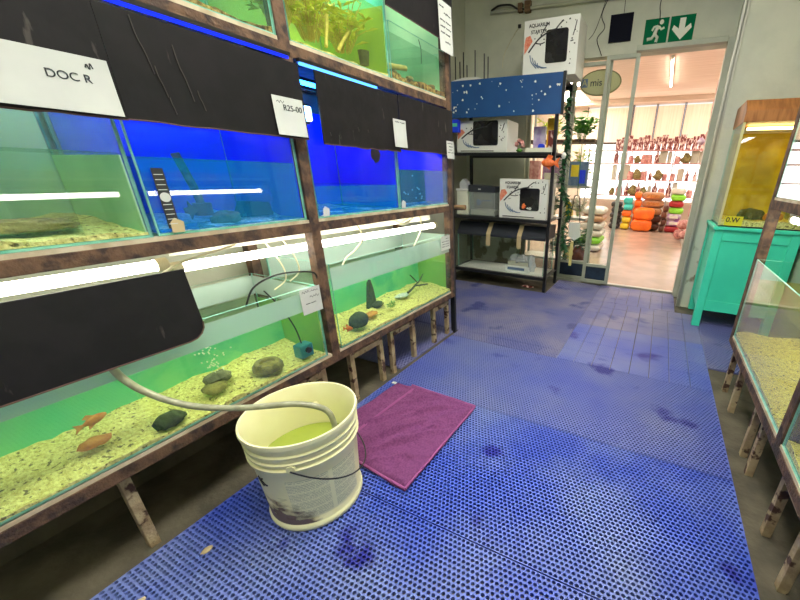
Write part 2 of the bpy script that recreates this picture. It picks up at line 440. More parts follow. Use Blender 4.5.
# door frame and trims
struct(MB().box(.285, .335, 4.06, 4.16, FZ, 2.26).box(-.44, .285, 4.08, 4.16, 2.235, 2.275).build('trim_1', 'frame', bevel=.004))
struct(MB().box(.312, .352, 3.742, 3.762, FZ, 2.98).box(.33, .337, 3.742, 3.80, FZ, 2.98).build('trim_2', 'alu'))
struct(MB().box(.328, .337, 3.90, 3.906, .62, 2.98).box(.328, .337, 4.02, 4.026, .62, 2.98).box(.326, .337, 3.76, 4.06, .6, .612).build('trim_3', 'frame'))
struct(bx(-1.5, .30, 4.14, 4.2, FZ, .012).build('trim_4', 'alu'))
# glazed side light (window_1) and the slid-open glass door (door_1)
def glazed(name, x0, x1, y, zt, fw, rail):
    e = bpy.data.objects.new(name, None); COL.objects.link(e); e.location = ((x0+x1)/2, y, 0); struct(e)
    f = MB().box(x0, x0+fw, y-.02, y+.02, 0.012, zt).box(x1-fw, x1, y-.02, y+.02, .012, zt)
    f.box(x0+fw, x1-fw, y-.02, y+.02, zt-fw, zt).box(x0+fw, x1-fw, y-.02, y+.02, .012, .05)
    f.build('frame', 'frame', e, bevel=.003)
    for zr, h in rail:
        bx(x0+fw, x1-fw, y-.018, y+.018, zr, zr+h).build('rail', 'frame', e)
    bx(x0+fw-.003, x1-fw+.003, y-.003, y+.003, .05, zt-fw+.003).build('pane', 'glass', e)
    return e
w1 = glazed('window_1', -1.5, -1.0, 4.22, 2.235, .035, [])
w2 = glazed('window_2', -1.02, -.65, 4.19, 2.205, .032, [(.20, .03)])
d1 = glazed('door_1', -.70, -.40, 4.12, 2.225, .035, [(.20, .03)])
bx(-.665, -.437, 4.114, 4.126, .05, .2).build('kick_panel', 'backdark', d1)
bx(-.988, -.682, 4.184, 4.196, .05, .2).build('kick_panel', 'backdark', w2)

# ------------------------------------------------------------------ perforated mats
def perforated(mb, x0, x1, y0, y1, px, py, t=.012, hx=.375, hy=.345, flush=0):
    nx = max(1, round((x1-x0)/px)); ny = max(1, round((y1-y0)/py)); px = (x1-x0)/nx; py = (y1-y0)/ny
    oct_ = [(-.45,-1),(.45,-1),(1,-.35),(1,.35),(.45,1),(-.45,1),(-1,.35),(-1,-.35)]
    V = mb.v; F = mb.f; MI = mb.m
    for j in range(ny):
        yc = y0+(j+.5)*py; off = .5 if j % 2 else 0
        for i in range(nx - (1 if off else 0)):
            xc = x0+(i+.5+off)*px
            o = len(V)
            a, b = px/2, py/2
            V += [(xc-a*.45, yc-b, flush), (xc+a*.45, yc-b, flush), (xc+a, yc-b*.35, flush), (xc+a, yc+b*.35, flush), (xc+a*.45, yc+b, flush), (xc-a*.45, yc+b, flush), (xc-a, yc+b*.35, flush), (xc-a, yc-b*.35, flush)]
            V += [(xc-a, yc-b, flush), (xc+a, yc-b, flush), (xc+a, yc+b, flush), (xc-a, yc+b, flush)]
            V += [(xc+u*px*hx, yc+v*py*hy, flush) for u, v in oct_]
            V += [(xc+u*px*hx, yc+v*py*hy, flush-t) for u, v in oct_]
            for k in range(8):
                k2 = (k+1) % 8
                F.append([o+k, o+k2, o+12+k2, o+12+k]); MI.append(0)
                F.append([o+12+k, o+12+k2, o+20+k2, o+20+k]); MI.append(0)
            F += [[o+7, o+8, o], [o+1, o+9, o+2], [o+3, o+10, o+4], [o+5, o+11, o+6]]; MI += [0]*4
        if off:
            for xa in (x0, x1-px/2):
                o = len(V); V += [(xa, yc-py/2, flush), (xa+px/2, yc-py/2, flush), (xa+px/2, yc+py/2, flush), (xa, yc+py/2, flush)]
                F.append([o, o+1, o+2, o+3]); MI.append(0)
    # rim
    o = len(V)
    V += [(x0,y0,flush),(x1,y0,flush),(x1,y1,flush),(x0,y1,flush),(x0,y0,flush-t),(x1,y0,flush-t),(x1,y1,flush-t),(x0,y1,flush-t)]
    for f in ((0,1,5,4),(1,2,6,5),(2,3,7,6),(3,0,4,7)): F.append([o+k for k in f]); MI.append(0)

def mat_obj(x0, x1, y0, y1, label, px=.0165, py=.0155, far=False, m='mat', tiles=None):
    mb = MB(); g = .0025
    if tiles:
        nx, ny = tiles; w = (x1-x0)/nx; h = (y1-y0)/ny
        for i in range(nx):
            for j in range(ny):
                perforated(mb, x0+i*w+g, x0+(i+1)*w-g, y0+j*h+g, y0+(j+1)*h-g, px, py, hx=.28, hy=.26)
    else:
        perforated(mb, x0+g, x1-g, y0+g, y1-g, px, py)
    me = bpy.data.meshes.new('floor_mat')
    c = Vector(((x0+x1)/2, (y0+y1)/2, -.012))
    me.from_pydata([(v[0]-c.x, v[1]-c.y, v[2]-c.z) for v in mb.v], [], mb.f)
    me.materials.append(M[m]); me.update()
    o = bpy.data.objects.new('floor_mat', me); COL.objects.link(o); o.location = c
    tag(o, label, 'floor mat', 'blue perforated floor mats')
    return o
mat_obj(-1.30, .475, -.62, .03, 'blue perforated mat nearest the camera', px=.022, py=.02)
mat_obj(-1.30, .475, .03, .725, 'blue perforated mat under the cream bucket')
mat_obj(-1.30, .475, .725, 1.41, 'blue perforated mat under the magenta towel')
mat_obj(-1.30, .475, 1.41, 2.13, 'blue perforated mat just behind the magenta towel', m='matmid')
mat_obj(-2.22, -.47, 2.25, 2.95, 'grey blue worn mat past the far end of the tank rack', m='matfar', px=.02, py=.019)
mat_obj(-1.30, -.47, 2.13, 2.25, 'narrow strip of grey blue mat beside the rack end post', m='matfar', px=.02, py=.019)
mat_obj(-2.22, -.47, 2.95, 3.50, 'grey blue worn mat along the front of the black shelving', m='matfar', px=.02, py=.019)
mat_obj(-.96, -.47, 3.50, 4.08, 'grey worn mat at the foot of the glass side light', m='matfar', px=.02, py=.019)
mat_obj(-.47, .475, 2.13, 2.83, 'blue tile patterned mat left of the turquoise cabinet leg', tiles=(8, 4), px=.019, py=.018, m='matmid')
mat_obj(-.47, .475, 2.83, 3.50, 'pinkish grey tile patterned mat second from the doorway', tiles=(8, 4), px=.019, py=.018, m='matfar')
mat_obj(-.47, .30, 3.50, 4.10, 'pinkish grey tile patterned mat at the doorway threshold', tiles=(7, 4), px=.019, py=.018, m='matfar')
mat_obj(.475, .98, 2.45, 3.10, 'dark blue mat in front of the turquoise cabinet', m='matfar', px=.02, py=.019)
mat_obj(.475, .98, 3.10, 3.74, 'dark blue mat beneath the turquoise cabinet', m='matfar', px=.02, py=.019)
mat_obj(-1.86, -1.33, 1.55, 2.24, 'blue mat showing beneath the far end of the tank rack', m='matfar', px=.02, py=.019)

# ------------------------------------------------------------------ left aquarium rack
XF = -1.306; XB = -1.80
def rack(sgn_x, xf, xb, y0, ym, y1, label, legs, top, mid_ts=(.915, .953)):
    """steel rack; xf front plane, xb back plane (either side of the aisle)"""
    s = 1 if xb < xf else -1
    r = thing('aquarium_rack', ((xf+xb)/2, (y0+y1)/2, FZ), label, 'rack')
    def X(a, b): return (min(xf-s*a, xf-s*b), max(xf-s*a, xf-s*b))
    p = .045
    for ya, yb in ((y0, y0+p), (ym-p/2, ym+p/2), (y1-p, y1)):
        a, b = X(0, p)
        bx(a, b, ya, yb, .30, top).build('post', 'rust', r, bevel=.002)
        a, b = X(abs(xf-xb)-p, abs(xf-xb)); bx(a, b, ya, yb, FZ, top).build('post', 'rust', r, bevel=.002)
    for z0, z1 in ((.293, .333), mid_ts, (1.53, 1.57)):
        if z1 > top: continue
        for aa, bb in ((0, .042), (abs(xf-xb)-.042, abs(xf-xb))):
            a, b = X(aa-.001, bb); bx(a, b, y0, y1, z0, z1).build('rail', 'rust', r, bevel=.002)
        for yy in (y0, ym-.022, y1-.045):
            a, b = X(.04, abs(xf-xb)-.04); bx(a, b, yy, yy+.04, z0, z1-.001).build('cross_rail', 'rust', r)
        a, b = X(.002, abs(xf-xb)-.01)
        for ya, yb in ((y0+.01, ym-.024), (ym+.024, y1-.01)):
            bx(a, b, ya, yb, z1, z1+.012).build('foam_sheet', 'foam', r)
    for k, yy in enumerate(legs):
        a, b = X(.03, .058); bx(a, b, yy-.014, yy+.014, FZ, .293).build('leg', 'rustpale', r, bevel=.002)
    for k in range(len(legs) % 2, len(legs)-1, 2):
        a, b = X(.029, .059); bx(a, b, legs[k]+.0145, legs[k+1]-.0145, .238, .268).build('brace', 'rustpale', r)
    return r
RK = rack(1, XF, XB, -.05, 1.075, 2.20, 'rusty brown steel rack carrying three tiers of aquariums on the left', [.28, .86, 1.01, 1.19, 1.41, 1.507, 1.72, 1.965, 2.146], 2.2)
# brown board end behind the bucket and dark board skirt under the first bay
bx(-1.70, -1.685, 0.0, 1.03, FZ, .29).build('skirt_board', 'concrete', RK)
bx(-1.345, -1.31, 2.203, 2.225, FZ, 2.18).build('end_post', 'blackmetal', RK)
bx(-1.80, -1.345, 2.203, 2.209, 1.585, 2.155).build('end_panel', 'backpalegreen', RK)
bx(-1.752, -1.746, -.04, 2.19, 1.59, 2.155).build('back_panel', 'backteal', RK)
bx(-1.80, -1.345, 2.203, 2.215, 1.25, 1.58).build('end_panel', 'black', RK)
bx(-1.80, -1.30, -.05, 2.2, 2.16, 2.19).build('top_board', 'rust', RK)

def grav(mb, x0, x1, y0, y1, zb, zf, zk, seed, amp=.016):
    """gravel bed with a rough top, zf at the x1 (aisle) side and zk at the x0 side"""
    nx = 14; ny = max(10, int((y1-y0)/.025))
    V = []
    for j in range(ny+1):
        for i in range(nx+1):
            x = x0+(x1-x0)*i/nx; y = y0+(y1-y0)*j/ny
            t = i/nx; z = zk+(zf-zk)*t
            z += amp*noise.noise(Vector((x*9, y*9, seed)))+amp*.5*noise.noise(Vector((x*40, y*40, seed)))
            V.append((x, y, z))
    F = [(j*(nx+1)+i, j*(nx+1)+i+1, (j+1)*(nx+1)+i+1, (j+1)*(nx+1)+i) for j in range(ny) for i in range(nx)]
    o = len(V)
    rim = [i for i in range(nx+1)]+[(j)*(nx+1)+nx for j in range(1, ny+1)]+[ny*(nx+1)+i for i in range(nx-1, -1, -1)]+[j*(nx+1) for j in range(ny-1, 0, -1)]
    for k in rim: V.append((V[k][0], V[k][1], zb))
    n = len(rim)
    for k in range(n): F.append((rim[k], rim[(k+1) % n], o+(k+1) % n, o+k))
    F.append(tuple(o+k for k in range(n)))
    mb.add(V, F)
    return mb

def aquarium(y0, y1, z0, z1, wz, gz, label, back, water, gravel, xf=XF-.004, xb=-1.74, dividers=(), back_x=None, backtop=None, seed=1, back2=None, group=None, div_mat='glass', end=None, crust=False):
    """glass tank along the rack: panes, gravel, water, painted backing"""
    t = .006; s = 1 if xb < xf else -1
    e = thing('aquarium', ((xf+xb)/2, (y0+y1)/2, z0), label, 'aquarium', group)
    a, b = sorted((xf, xb)); lo_f = (xf-s*t, xf) if s > 0 else (xf, xf-s*t)
    lo_b = (xb, xb+s*t) if s > 0 else (xb+s*t, xb)
    MB().pane(0, lo_f[0], lo_f[1], y0, y1, z0, z1).build('front_pane', ['glass', 'edge'], e)
    MB().pane(0, lo_b[0], lo_b[1], y0, y1, z0, z1).build('back_pane', ['glass', 'edge'], e)
    ia, ib = a+t+.0005, b-t-.0005
    MB().pane(1, ia, ib, y0, y0+t, z0, z1).build('side_pane', ['glass', 'edge'], e)
    MB().pane(1, ia, ib, y1-t, y1, z0, z1).build('side_pane', ['glass', 'edge'], e)
    bx(ia, ib, y0+t+.0005, y1-t-.0005, z0, z0+t).build('bottom_pane', 'edge', e)
    g0, g1 = a+t+.001, b-t-.001
    ya, yb = y0+t+.001, y1-t-.001
    zf, zk = gz
    o = grav(MB(), g0, g1, ya, yb, z0+t+.001, zf if s > 0 else zk, zk if s > 0 else zf, seed).build('gravel', gravel, e, smooth=60); o['kind'] = 'stuff'
    bX = back_x if back_x is not None else xb+s*(t+.004)
    bt = backtop if backtop is not None else z1-.01
    pa, pb = sorted((bX, bX-s*.003))
    bx(pa, pb, ya+.002, yb-.002, z0+t+.004, min(bt, z1)).build('backing_sheet', back, e)
    if end:                                             # painted sheet on the far end pane
        m3, zt = end; bx(g0+.012, g1-.002, yb-.004, yb-.001, z0+t+.004, zt).build('end_sheet', m3, e)
    if back2:
        m2, yA, yB, zA, zB = back2
        pa2, pb2 = -1.452, -1.449; bx(pa2, pb2, yA, yB, zA, zB).build('backing_sheet', m2, e)
    if wz:
        wa, wb_ = g0+.001, g1-.001
        bx(wa, wb_, ya+.001, yb-(.006 if end else .001), z0+t+.002, wz).build('water', water, e)
    if crust:                                           # pale dried band above the waterline, front and back
        fx0, fx1 = (b-t-.0012, b-t-.0007) if s > 0 else (a+t+.0007, a+t+.0012)
        bx(fx0, fx1, y0+t+.001, y1-t-.001, wz+.004, z1-.02).build('dried_band', 'crust', e)
        bx(a+t+.0007, a+t+.0012, y0+t+.001, y1-t-.001, wz+.004, z1-.01).build('dried_band', 'crust', e)
        bx(a+t+.004, b-t-.004, y1-t-.0012, y1-t-.0007, wz+.004, z1-.01).build('dried_band', 'crust', e)
    for d in dividers:
        bx(ia, ib, d-.003, d+.003, z0+t, z1-.03).build('divider', div_mat, e)
    return e

# lower tier
T1 = aquarium(.0, 1.03, .345, .692, .588, (.362, .392), 'long green tank in the lower tier behind the cream bucket', 'backgreen', 'wateredge', 'gravely', back_x=-1.58, backtop=.56, seed=3, end=('backlime', .575), crust=True)
T2 = aquarium(1.115, 2.175, .345, .765, .635, (.362, .400), 'long green tank in the lower tier above the row of pale leg frames', 'backgreen', 'wateredge', 'gravely', back_x=-1.60, backtop=.60, seed=5, end=('backlime', .62), crust=True)
# middle tier
A1 = aquarium(-.02, .535, .966, 1.44, 1.185, (.985, 1.005), 'greenish tank at the near end of the middle tier, under the big pale price sheet', 'backpalegreen', 'waterclear', 'gravely', seed=7, dividers=(.40,), end=('backpalegreen', 1.18))
A2 = aquarium(.548, 1.045, .966, 1.44, 1.178, (.970, .985), 'blue lit tank with the black thermometer strip in the middle tier', 'backblue', 'waterblue', 'gravelb', seed=8, end=('backblue', 1.42))
A3 = aquarium(1.105, 1.645, .966, 1.44, 1.093, (.968, .975), 'empty looking deep blue lit tank just past the rack centre post', 'backblue', 'waterblue', 'gravelb', seed=9, end=('backblue', 1.42))
A4 = aquarium(1.655, 2.175, .966, 1.44, 1.170, (.970, .980), 'blue lit tank with white flecks on a dark backing, far end of the middle tier', 'backblue', 'waterblue', 'gravelb', seed=10, end=('backblue', 1.42), back2=('backdark', 1.70, 2.09, .98, 1.169))
# upper tier
U1 = aquarium(-.02, 1.05, 1.582, 1.92, 1.83, (1.600, 1.625), 'pale teal tank in the top tier nearest the camera', 'backteal', 'waterclear', 'gravelbrown', seed=11, dividers=(.80,))
U2 = aquarium(1.105, 1.645, 1.582, 1.90, 1.84, (1.590, 1.680), 'top tier tank full of tangled yellow green plants', 'backlime', 'waterlime', 'gravely', seed=12, end=('backlime', 1.86))
U3 = aquarium(1.660, 2.180, 1.582, 1.815, 1.775, (1.612, 1.640), 'small teal tank with brown gravel at the far end of the top tier', 'backteal', 'waterclear', 'gravelbrown', seed=13, dividers=(1.93,), end=('backpalegreen', 1.77))

# black cover boards hanging in front of the middle tier
def board(y0, y1, z0, z1, label, x=-1.288, lean=0, rag=0, sid=0, corner=0):
    e = thing('cover_board', (x, (y0+y1)/2, z0), label, 'cover board')
    n = 14; rd = random.Random(sid)
    bot = [(y0+(y1-y0)*i/n, z0+(rd.uniform(-rag, rag) if 0 < i < n else 0)) for i in range(n+1)]
    if corner:
        bot = [(y, z) for y, z in bot if y < y1-corner]
        bot += [(y1-corner+corner*math.sin(t*PI/8), z0+corner-corner*math.cos(t*PI/8)) for t in range(5)]
    poly = bot+[(y1-lean*0, z1), (y0, z1)]
    h = z1-z0
    f = lambda u, v, d: (x+d+lean*(1-(v-z0)/h), u, v)
    bd = MB().prism(poly, f, 0, .005).build('board', 'black', e)
    ed = MB().tube([f(u, v, .0055) for u, v in bot], .0022, 5, smooth=False)
    ed.build('torn_edge', 'blackedge', bd)
    return e
board(-.03, .5525, 1.262, 1.56, 'black cover board at the near end behind the largest price sheet', rag=.002, sid=1)
B2 = board(.5535, 1.095, 1.264, 1.508, 'widest black cover board between the largest price sheet and centre post', rag=.0015, sid=2)
B3 = board(1.165, 1.652, 1.255, 1.508, 'black cover board just past the blue lamp, price note at its right corner', rag=.003, sid=3)
B4 = board(1.658, 2.185, 1.268, 1.515, 'black cover board at the far end of the middle tier', rag=.002, sid=4)
board(0.0, .568, .650, .868, 'black cover board with a rounded corner hanging over the lower green tank', x=-1.288, lean=.022, sid=5, corner=.05)
board(1.625, 2.215, 1.856, 2.15, 'black cover board hanging above the small teal tank in the top tier', sid=6, x=-1.292)
# scuffs on boards
def scuffs(parent, spots, x):
    mb = MB()
    for y, z, dy, dz in spots: mb.tube([(x, y, z), (x, y+dy*.2, z+dz*.35), (x, y+dy*.6, z+dz*.6), (x, y+dy, z+dz)], .0011, 5)
    mb.build('scuff', 'scuff', parent.children[0] if parent.children else parent)
scuffs(B3, [(1.36, 1.335, .004, -.014), (1.42, 1.333, .003, -.012), (1.20, 1.30, .003, -.012), (1.245, 1.295, .003, -.014)], -1.281)
scuffs(B2, [(.62, 1.50, .02, -.12), (.645, 1.40, .012, -.07), (.70, 1.46, .02, -.13), (.735, 1.36, .01, -.05), (.66, 1.33, .006, -.04)], -1.281)

# price notes
def note(y0, y1, z0, z1, label, lines, x=-1.279, words=None, curl=.004, skew=0):
    e = thing('price_note', (x, (y0+y1)/2, z0), label, 'price note')
    n = 8; V = []; F = []
    for k in range(2):
        for j in range(n+1):
            for i in range(2):
                v = z0+(z1-z0)*j/n; t = 1-j/n
                V.append((x+curl*t*t+k*.0006, (y0 if i == 0 else y1)+skew*j/n, v))
    o = 2*(n+1)
    for j in range(n):
        F += [(2*j, 2*j+1, 2*j+3, 2*j+2), (o+2*j, o+2*j+2, o+2*j+3, o+2*j+1), (2*j, 2*j+2, o+2*j+2, o+2*j), (2*j+1, o+2*j+1, o+2*j+3, 2*j+3)]
    F += [(0, o, o+1, 1), (2*n, 2*n+1, o+2*n+1, o+2*n)]
    pp = MB().add(V, F).build('paper', 'paper', e)
    mb = MB(); H = z1-z0; W = y1-y0
    for k, (a, b, v, h, w) in enumerate(lines):
        vv = z0+H*v; t = 1-v
        fn = lambda u, q: (x+curl*(1-(q-z0)/H)**2+.0009, u+skew*(q-z0)/H, q)
        scribble(mb, fn, y0+W*a, y0+W*b, vv, H*h, int(y0*1000)+k, r=.0008 if W < .13 else .0014, words=w)
    if lines: mb.build('handwriting', 'ink', pp)
    if words:
        s, a, v, sz = words; vv = z0+H*v
        text(s, sz, (x+curl*(1-v)**2+.0012, y0+W*a+skew*v, vv), R_RACK, 'ink', 'handwriting', pp)
    return e
note(.12, .545, 1.268, 1.386, 'largest pale price sheet on the black board nearest the camera', [(.90, .93, .84, .12, 1)], words=('DOC R', .82, .60, .024))
note(.965, 1.085, 1.270, 1.392, 'square price note on the widest black board left of the centre post', [(.12, .36, .86, .08, 1)], words=('R25-00', .62, .72, .026))
note(1.60, 1.70, 1.276, 1.402, 'narrow price note straddling the two far black boards', [(.15, .9, .9, .06, 2)])
note(2.10, 2.19, 1.245, 1.345, 'price note with several lines at the far end of the middle tier', [(.1, .8, .86, .06, 2), (.3, .8, .68, .06, 1), (.3, .7, .5, .06, 1), (.1, .9, .34, .06, 2)])
note(.945, 1.045, .578, .690, 'handwritten note taped on the lower green tank beside the centre post', [(.1, .9, .86, .10, 2), (.45, .9, .64, .10, 1), (.2, .7, .4, .05, 2)], x=-1.3085, curl=.001)
note(2.04, 2.165, .665, .760, 'white note on the top far corner of the lower right tank', [(.5, .8, .8, .08, 1), (.1, .8, .6, .07, 2), (.1, .8, .42, .07, 2), (.1, .8, .25, .07, 2)], x=-1.3085, curl=.001)
note(2.06, 2.20, 1.80, 2.03, 'tilted note with printed lines above the small teal tank', [(.1, .4, .88, .04, 1), (.4, .9, .78, .05, 1), (.1, .9, .62, .04, 2), (.1, .9, .5, .04, 2), (.1, .8, .38, .04, 2), (.4, .8, .22, .05, 1)], skew=-.01)

# tube lights under the middle tier
def tube_light(x, y0, z0, y1, z1, label, mat_tube='tube', body=True, r=.016, zup=.03, xo=-.03):
    e = thing('tube_light', (x, (y0+y1)/2, min(z0, z1)), label, 'tube light')
    MB().cyl((x, y0+.03, z0), (x, y1-.03, z1), r, n=16).build('tube', mat_tube, e, smooth=40)
    MB().cyl((x, y0, z0), (x, y0+.03, z0), r+.004, n=16).build('end_cap', 'cable', e, smooth=40)
    MB().cyl((x, y1-.03, z1), (x, y1, z1), r+.004, n=16).build('end_cap', 'cable', e, smooth=40)
    if body:
        f = lambda u, v, d: (x+xo+u, y0+.02+(y1-y0-.04)*d, v+z0+(z1-z0)*d+zup)
        MB().prism([(-.025, 0), (.025, 0), (.02, .03), (-.02, .03)], f, 0, 1).build('batten', 'whitemetal', e)
    return e
tube_light(-1.385, -.04, .879, .575, .872, 'lit white tube over the near end of the lower green tank')
tube_light(-1.400, .585, .850, 2.12, .825, 'long lit white tube passing behind the rack centre post', zup=.035, xo=-.05)
tube_light(-1.58, .0, 2.09, 1.03, 2.09, 'lit tube over the top tier tank nearest the camera')
tube_light(-1.58, 1.12, 2.09, 2.15, 2.09, 'lit tube over the plant filled top tier tank')
# blue light strips over the middle tier
def led(x, y0, y1, z, label, hot='led', w=.012):
    e = thing('light_strip', (x, (y0+y1)/2, z), label, 'light strip')
    bx(x-w, x+w, y0, y1, z, z+.008).build('diffuser', hot, e)
    bx(x-w-.003, x+w+.003, y0-.006, y1+.006, z+.0085, z+.02).build('housing', 'blackplastic', e)
    return e
led(-1.50, .57, 1.03, 1.50, 'blue light strip inside over the thermometer tank', w=.02)
led(-1.50, 1.12, 1.63, 1.50, 'blue light strip over the deep blue tank past the centre post', w=.02)
led(-1.50, 1.68, 2.15, 1.50, 'blue light strip over the far blue tank of the middle tier', w=.02)
led(-1.290, .20, 1.065, 1.517, 'thin blue strip glowing along the top of the widest black board', w=.004, hot='ledthin')
led(-1.296, 1.115, 1.52, 1.512, 'bright blue strip showing above the board past the centre post', hot='ledmid', w=.006)
tube_light(-1.44, .0, 1.49, .53, 1.49, 'lit white tube over the greenish middle tier tank', r=.016, body=False)
e = thing('blue_lamp', (-1.33, 1.13, 1.33), 'small glaring blue lamp in the gap beside the rack centre post', 'lamp')
bx(-1.34, -1.318, 1.112, 1.156, 1.335, 1.385).build('lens', 'ledhot', e, bevel=.004)
bx(-1.36, -1.341, 1.105, 1.16, 1.325, 1.395).build('lamp_body', 'blackplastic', e)
bx(-1.355, -1.345, 1.125, 1.14, 1.395, 1.53).build('stem', 'blackplastic', e)

# cables
def cable(pts, r, m, label, name='cable', cat='cable'):
    return tag(MB().tube(pts, r, 8).build(name, m, smooth=60), label, cat)
cable([(-1.34, .49, .80), (-1.33, .52, .845), (-1.335, .58, .875), (-1.35, .66, .885), (-1.37, .78, .900)], .004, 'cable', 'yellowish cable looping between the two tube ends over the black rounded board')
cable([(-1.42, .98, .905), (-1.40, 1.0, .86), (-1.39, 1.02, .80), (-1.40, 1.03, .74), (-1.43, 1.0, .70)], .003, 'cable', 'white cable drooping left of the rack centre post')
cable([(-1.45, .93, .90), (-1.42, .95, .83), (-1.43, .985, .76), (-1.46, 1.0, .70), (-1.5, .97, .66)], .003, 'cable', 'white airline hanging into the lower green tank near the centre post')
cable([(-1.40, .78, .66), (-1.36, .80, .735), (-1.335, .87, .768), (-1.322, .96, .765), (-1.318, 1.04, .742), (-1.335, 1.06, .69)], .0035, 'blackcable', 'black cable arching over the lower green tank to the centre post')
cable([(-1.42, 1.62, .905), (-1.37, 1.66, .90), (-1.36, 1.74, .87), (-1.37, 1.84, .905), (-1.36, 1.79, .89), (-1.37, 1.70, .87), (-1.38, 1.80, .90), (-1.37, 1.90, .905)], .0035, 'cable', 'tangled white cable coil under the middle shelf at the far bay')
cable([(-1.37, 1.22, .690), (-1.37, 1.27, .755), (-1.36, 1.33, .79), (-1.37, 1.40, .84), (-1.42, 1.42, .905)], .004, 'cable', 'white airline rising from the lower right tank to the tube')
cable([(-1.40, 1.84, .70), (-1.38, 1.87, .76), (-1.38, 1.93, .83), (-1.42, 1.97, .905)], .004, 'cable', 'thin white airline near the far end of the lower right tank')

# things in the lower green tank
def rock(c, r, seed, m, label, name='rock', amp=.25):
    return tag(MB().blob(c, r, seed, amp, flat=r[2]*.55).build(name, m, smooth=60), label, name.replace('_', ' '))
rock((-1.45, .64, .402), (.035, .045, .026), 1, 'rock', 'blue grey rock in the middle of the lower green tank')
rock((-1.40, .60, .395), (.04, .04, .014), 2, 'tanrock', 'flat tan stone beside the blue grey rock')
rock((-1.345, .43, .385), (.03, .042, .026), 3, 'darkrock', 'dark lumpy rock nearest the bucket hose in the lower tank')
rock((-1.40, .275, .398), (.028, .036, .010), 4, 'orangestone', 'flat orange stone at the near end of the lower tank')
e = thing('stone_ring', (-1.375, .79, .385), 'round hollow tan stone left of the teal filter', 'stone')
MB().lathe([(.026, .026), (.03, .032), (.046, .032), (.056, .016), (.056, 0), (.03, -.002), (.026, .01), (.026, .026)], (-1.375, .79, .385), 28).build('ring', 'tanrock', e, smooth=50)
MB().blob((-1.375, .79, .397), (.03, .03, .018), 6, .2).build('core', 'tanrock', e, smooth=60)
e = thing('internal_filter', (-1.352, .945, .385), 'teal box filter with a black knob in the lower green tank', 'filter')
fb = bx(-1.378, -1.326, .912, .975, .375, .437).build('body', 'teal', e, bevel=.006, seg=3)
MB().cyl((-1.3255, .945, .412), (-1.315, .945, .412), .013, n=18).build('knob', 'blackplastic', fb, smooth=40)
MB().tube([(-1.36, .945, .435), (-1.37, .935, .52), (-1.38, .90, .62), (-1.40, .86, .70)], .003, 6).build('air_hose', 'blackcable', e)
# bubbles plume
mb = MB()
rd = random.Random(4)
for k in range(60):
    t = rd.random(); c = (-1.46+rd.gauss(0, .012)*(1+t), .645+rd.gauss(0, .014)*(1+t), .42+.155*t)
    mb.blob(c, (.003, .003, .003), 0, 0, 6, 4)
o = mb.build('air_bubbles', 'white', smooth=60); tag(o, 'stream of air bubbles above the blue grey rock', 'bubbles'); o['kind'] = 'stuff'

def fish(c, L, h, heading, m, label, finm=None, z_tilt=0, group=None):
    e = thing('fish', c, label, 'fish', group)
    ca, sa = math.cos(heading), math.sin(heading)
    def P(u, w, v): return (c[0]+u*ca-w*sa, c[1]+u*sa+w*ca, c[2]+v+u*z_tilt)
    V = []; n = 12; nu = 12
    for i in range(n+1):
        u = -L*.5+L*.75*(1-i/n)+L*.0
        t = i/n; w = (math.sin(PI*min(1, t*.93+.05))**.8)
        for k in range(nu):
            a = 2*PI*k/nu; V.append(P(u+L*.25-L*.0, math.cos(a)*h*.22*w, math.sin(a)*h*.5*w))
    F = [(i*nu+k, i*nu+(k+1) % nu, (i+1)*nu+(k+1) % nu, (i+1)*nu+k) for i in range(n) for k in range(nu)]
    MB().add(V, F).build('body', m, e, smooth=70)
    fm = finm or m
    f = lambda u, v, d: P(u, d, v)
    MB().prism([(-L*.22, -h*.08), (-L*.5, -h*.5), (-L*.42, 0), (-L*.5, h*.5), (-L*.22, h*.08)], f, -.0008, .0008).build('tail_fin', fm, e)
    MB().prism([(-L*.1, h*.38), (L*.15, h*.48), (-L*.05, h*.85), (-L*.2, h*.6)], f, -.0008, .0008).build('dorsal_fin', fm, e)
    MB().prism([(-L*.1, -h*.36), (L*.12, -h*.46), (-L*.12, -h*.75)], f, -.0008, .0008).build('belly_fin', fm, e)
    return e
fish((-1.47, .30, .43), .085, .03, 1.9, 'orangestone', 'pale orange fish at the near end of the lower green tank')
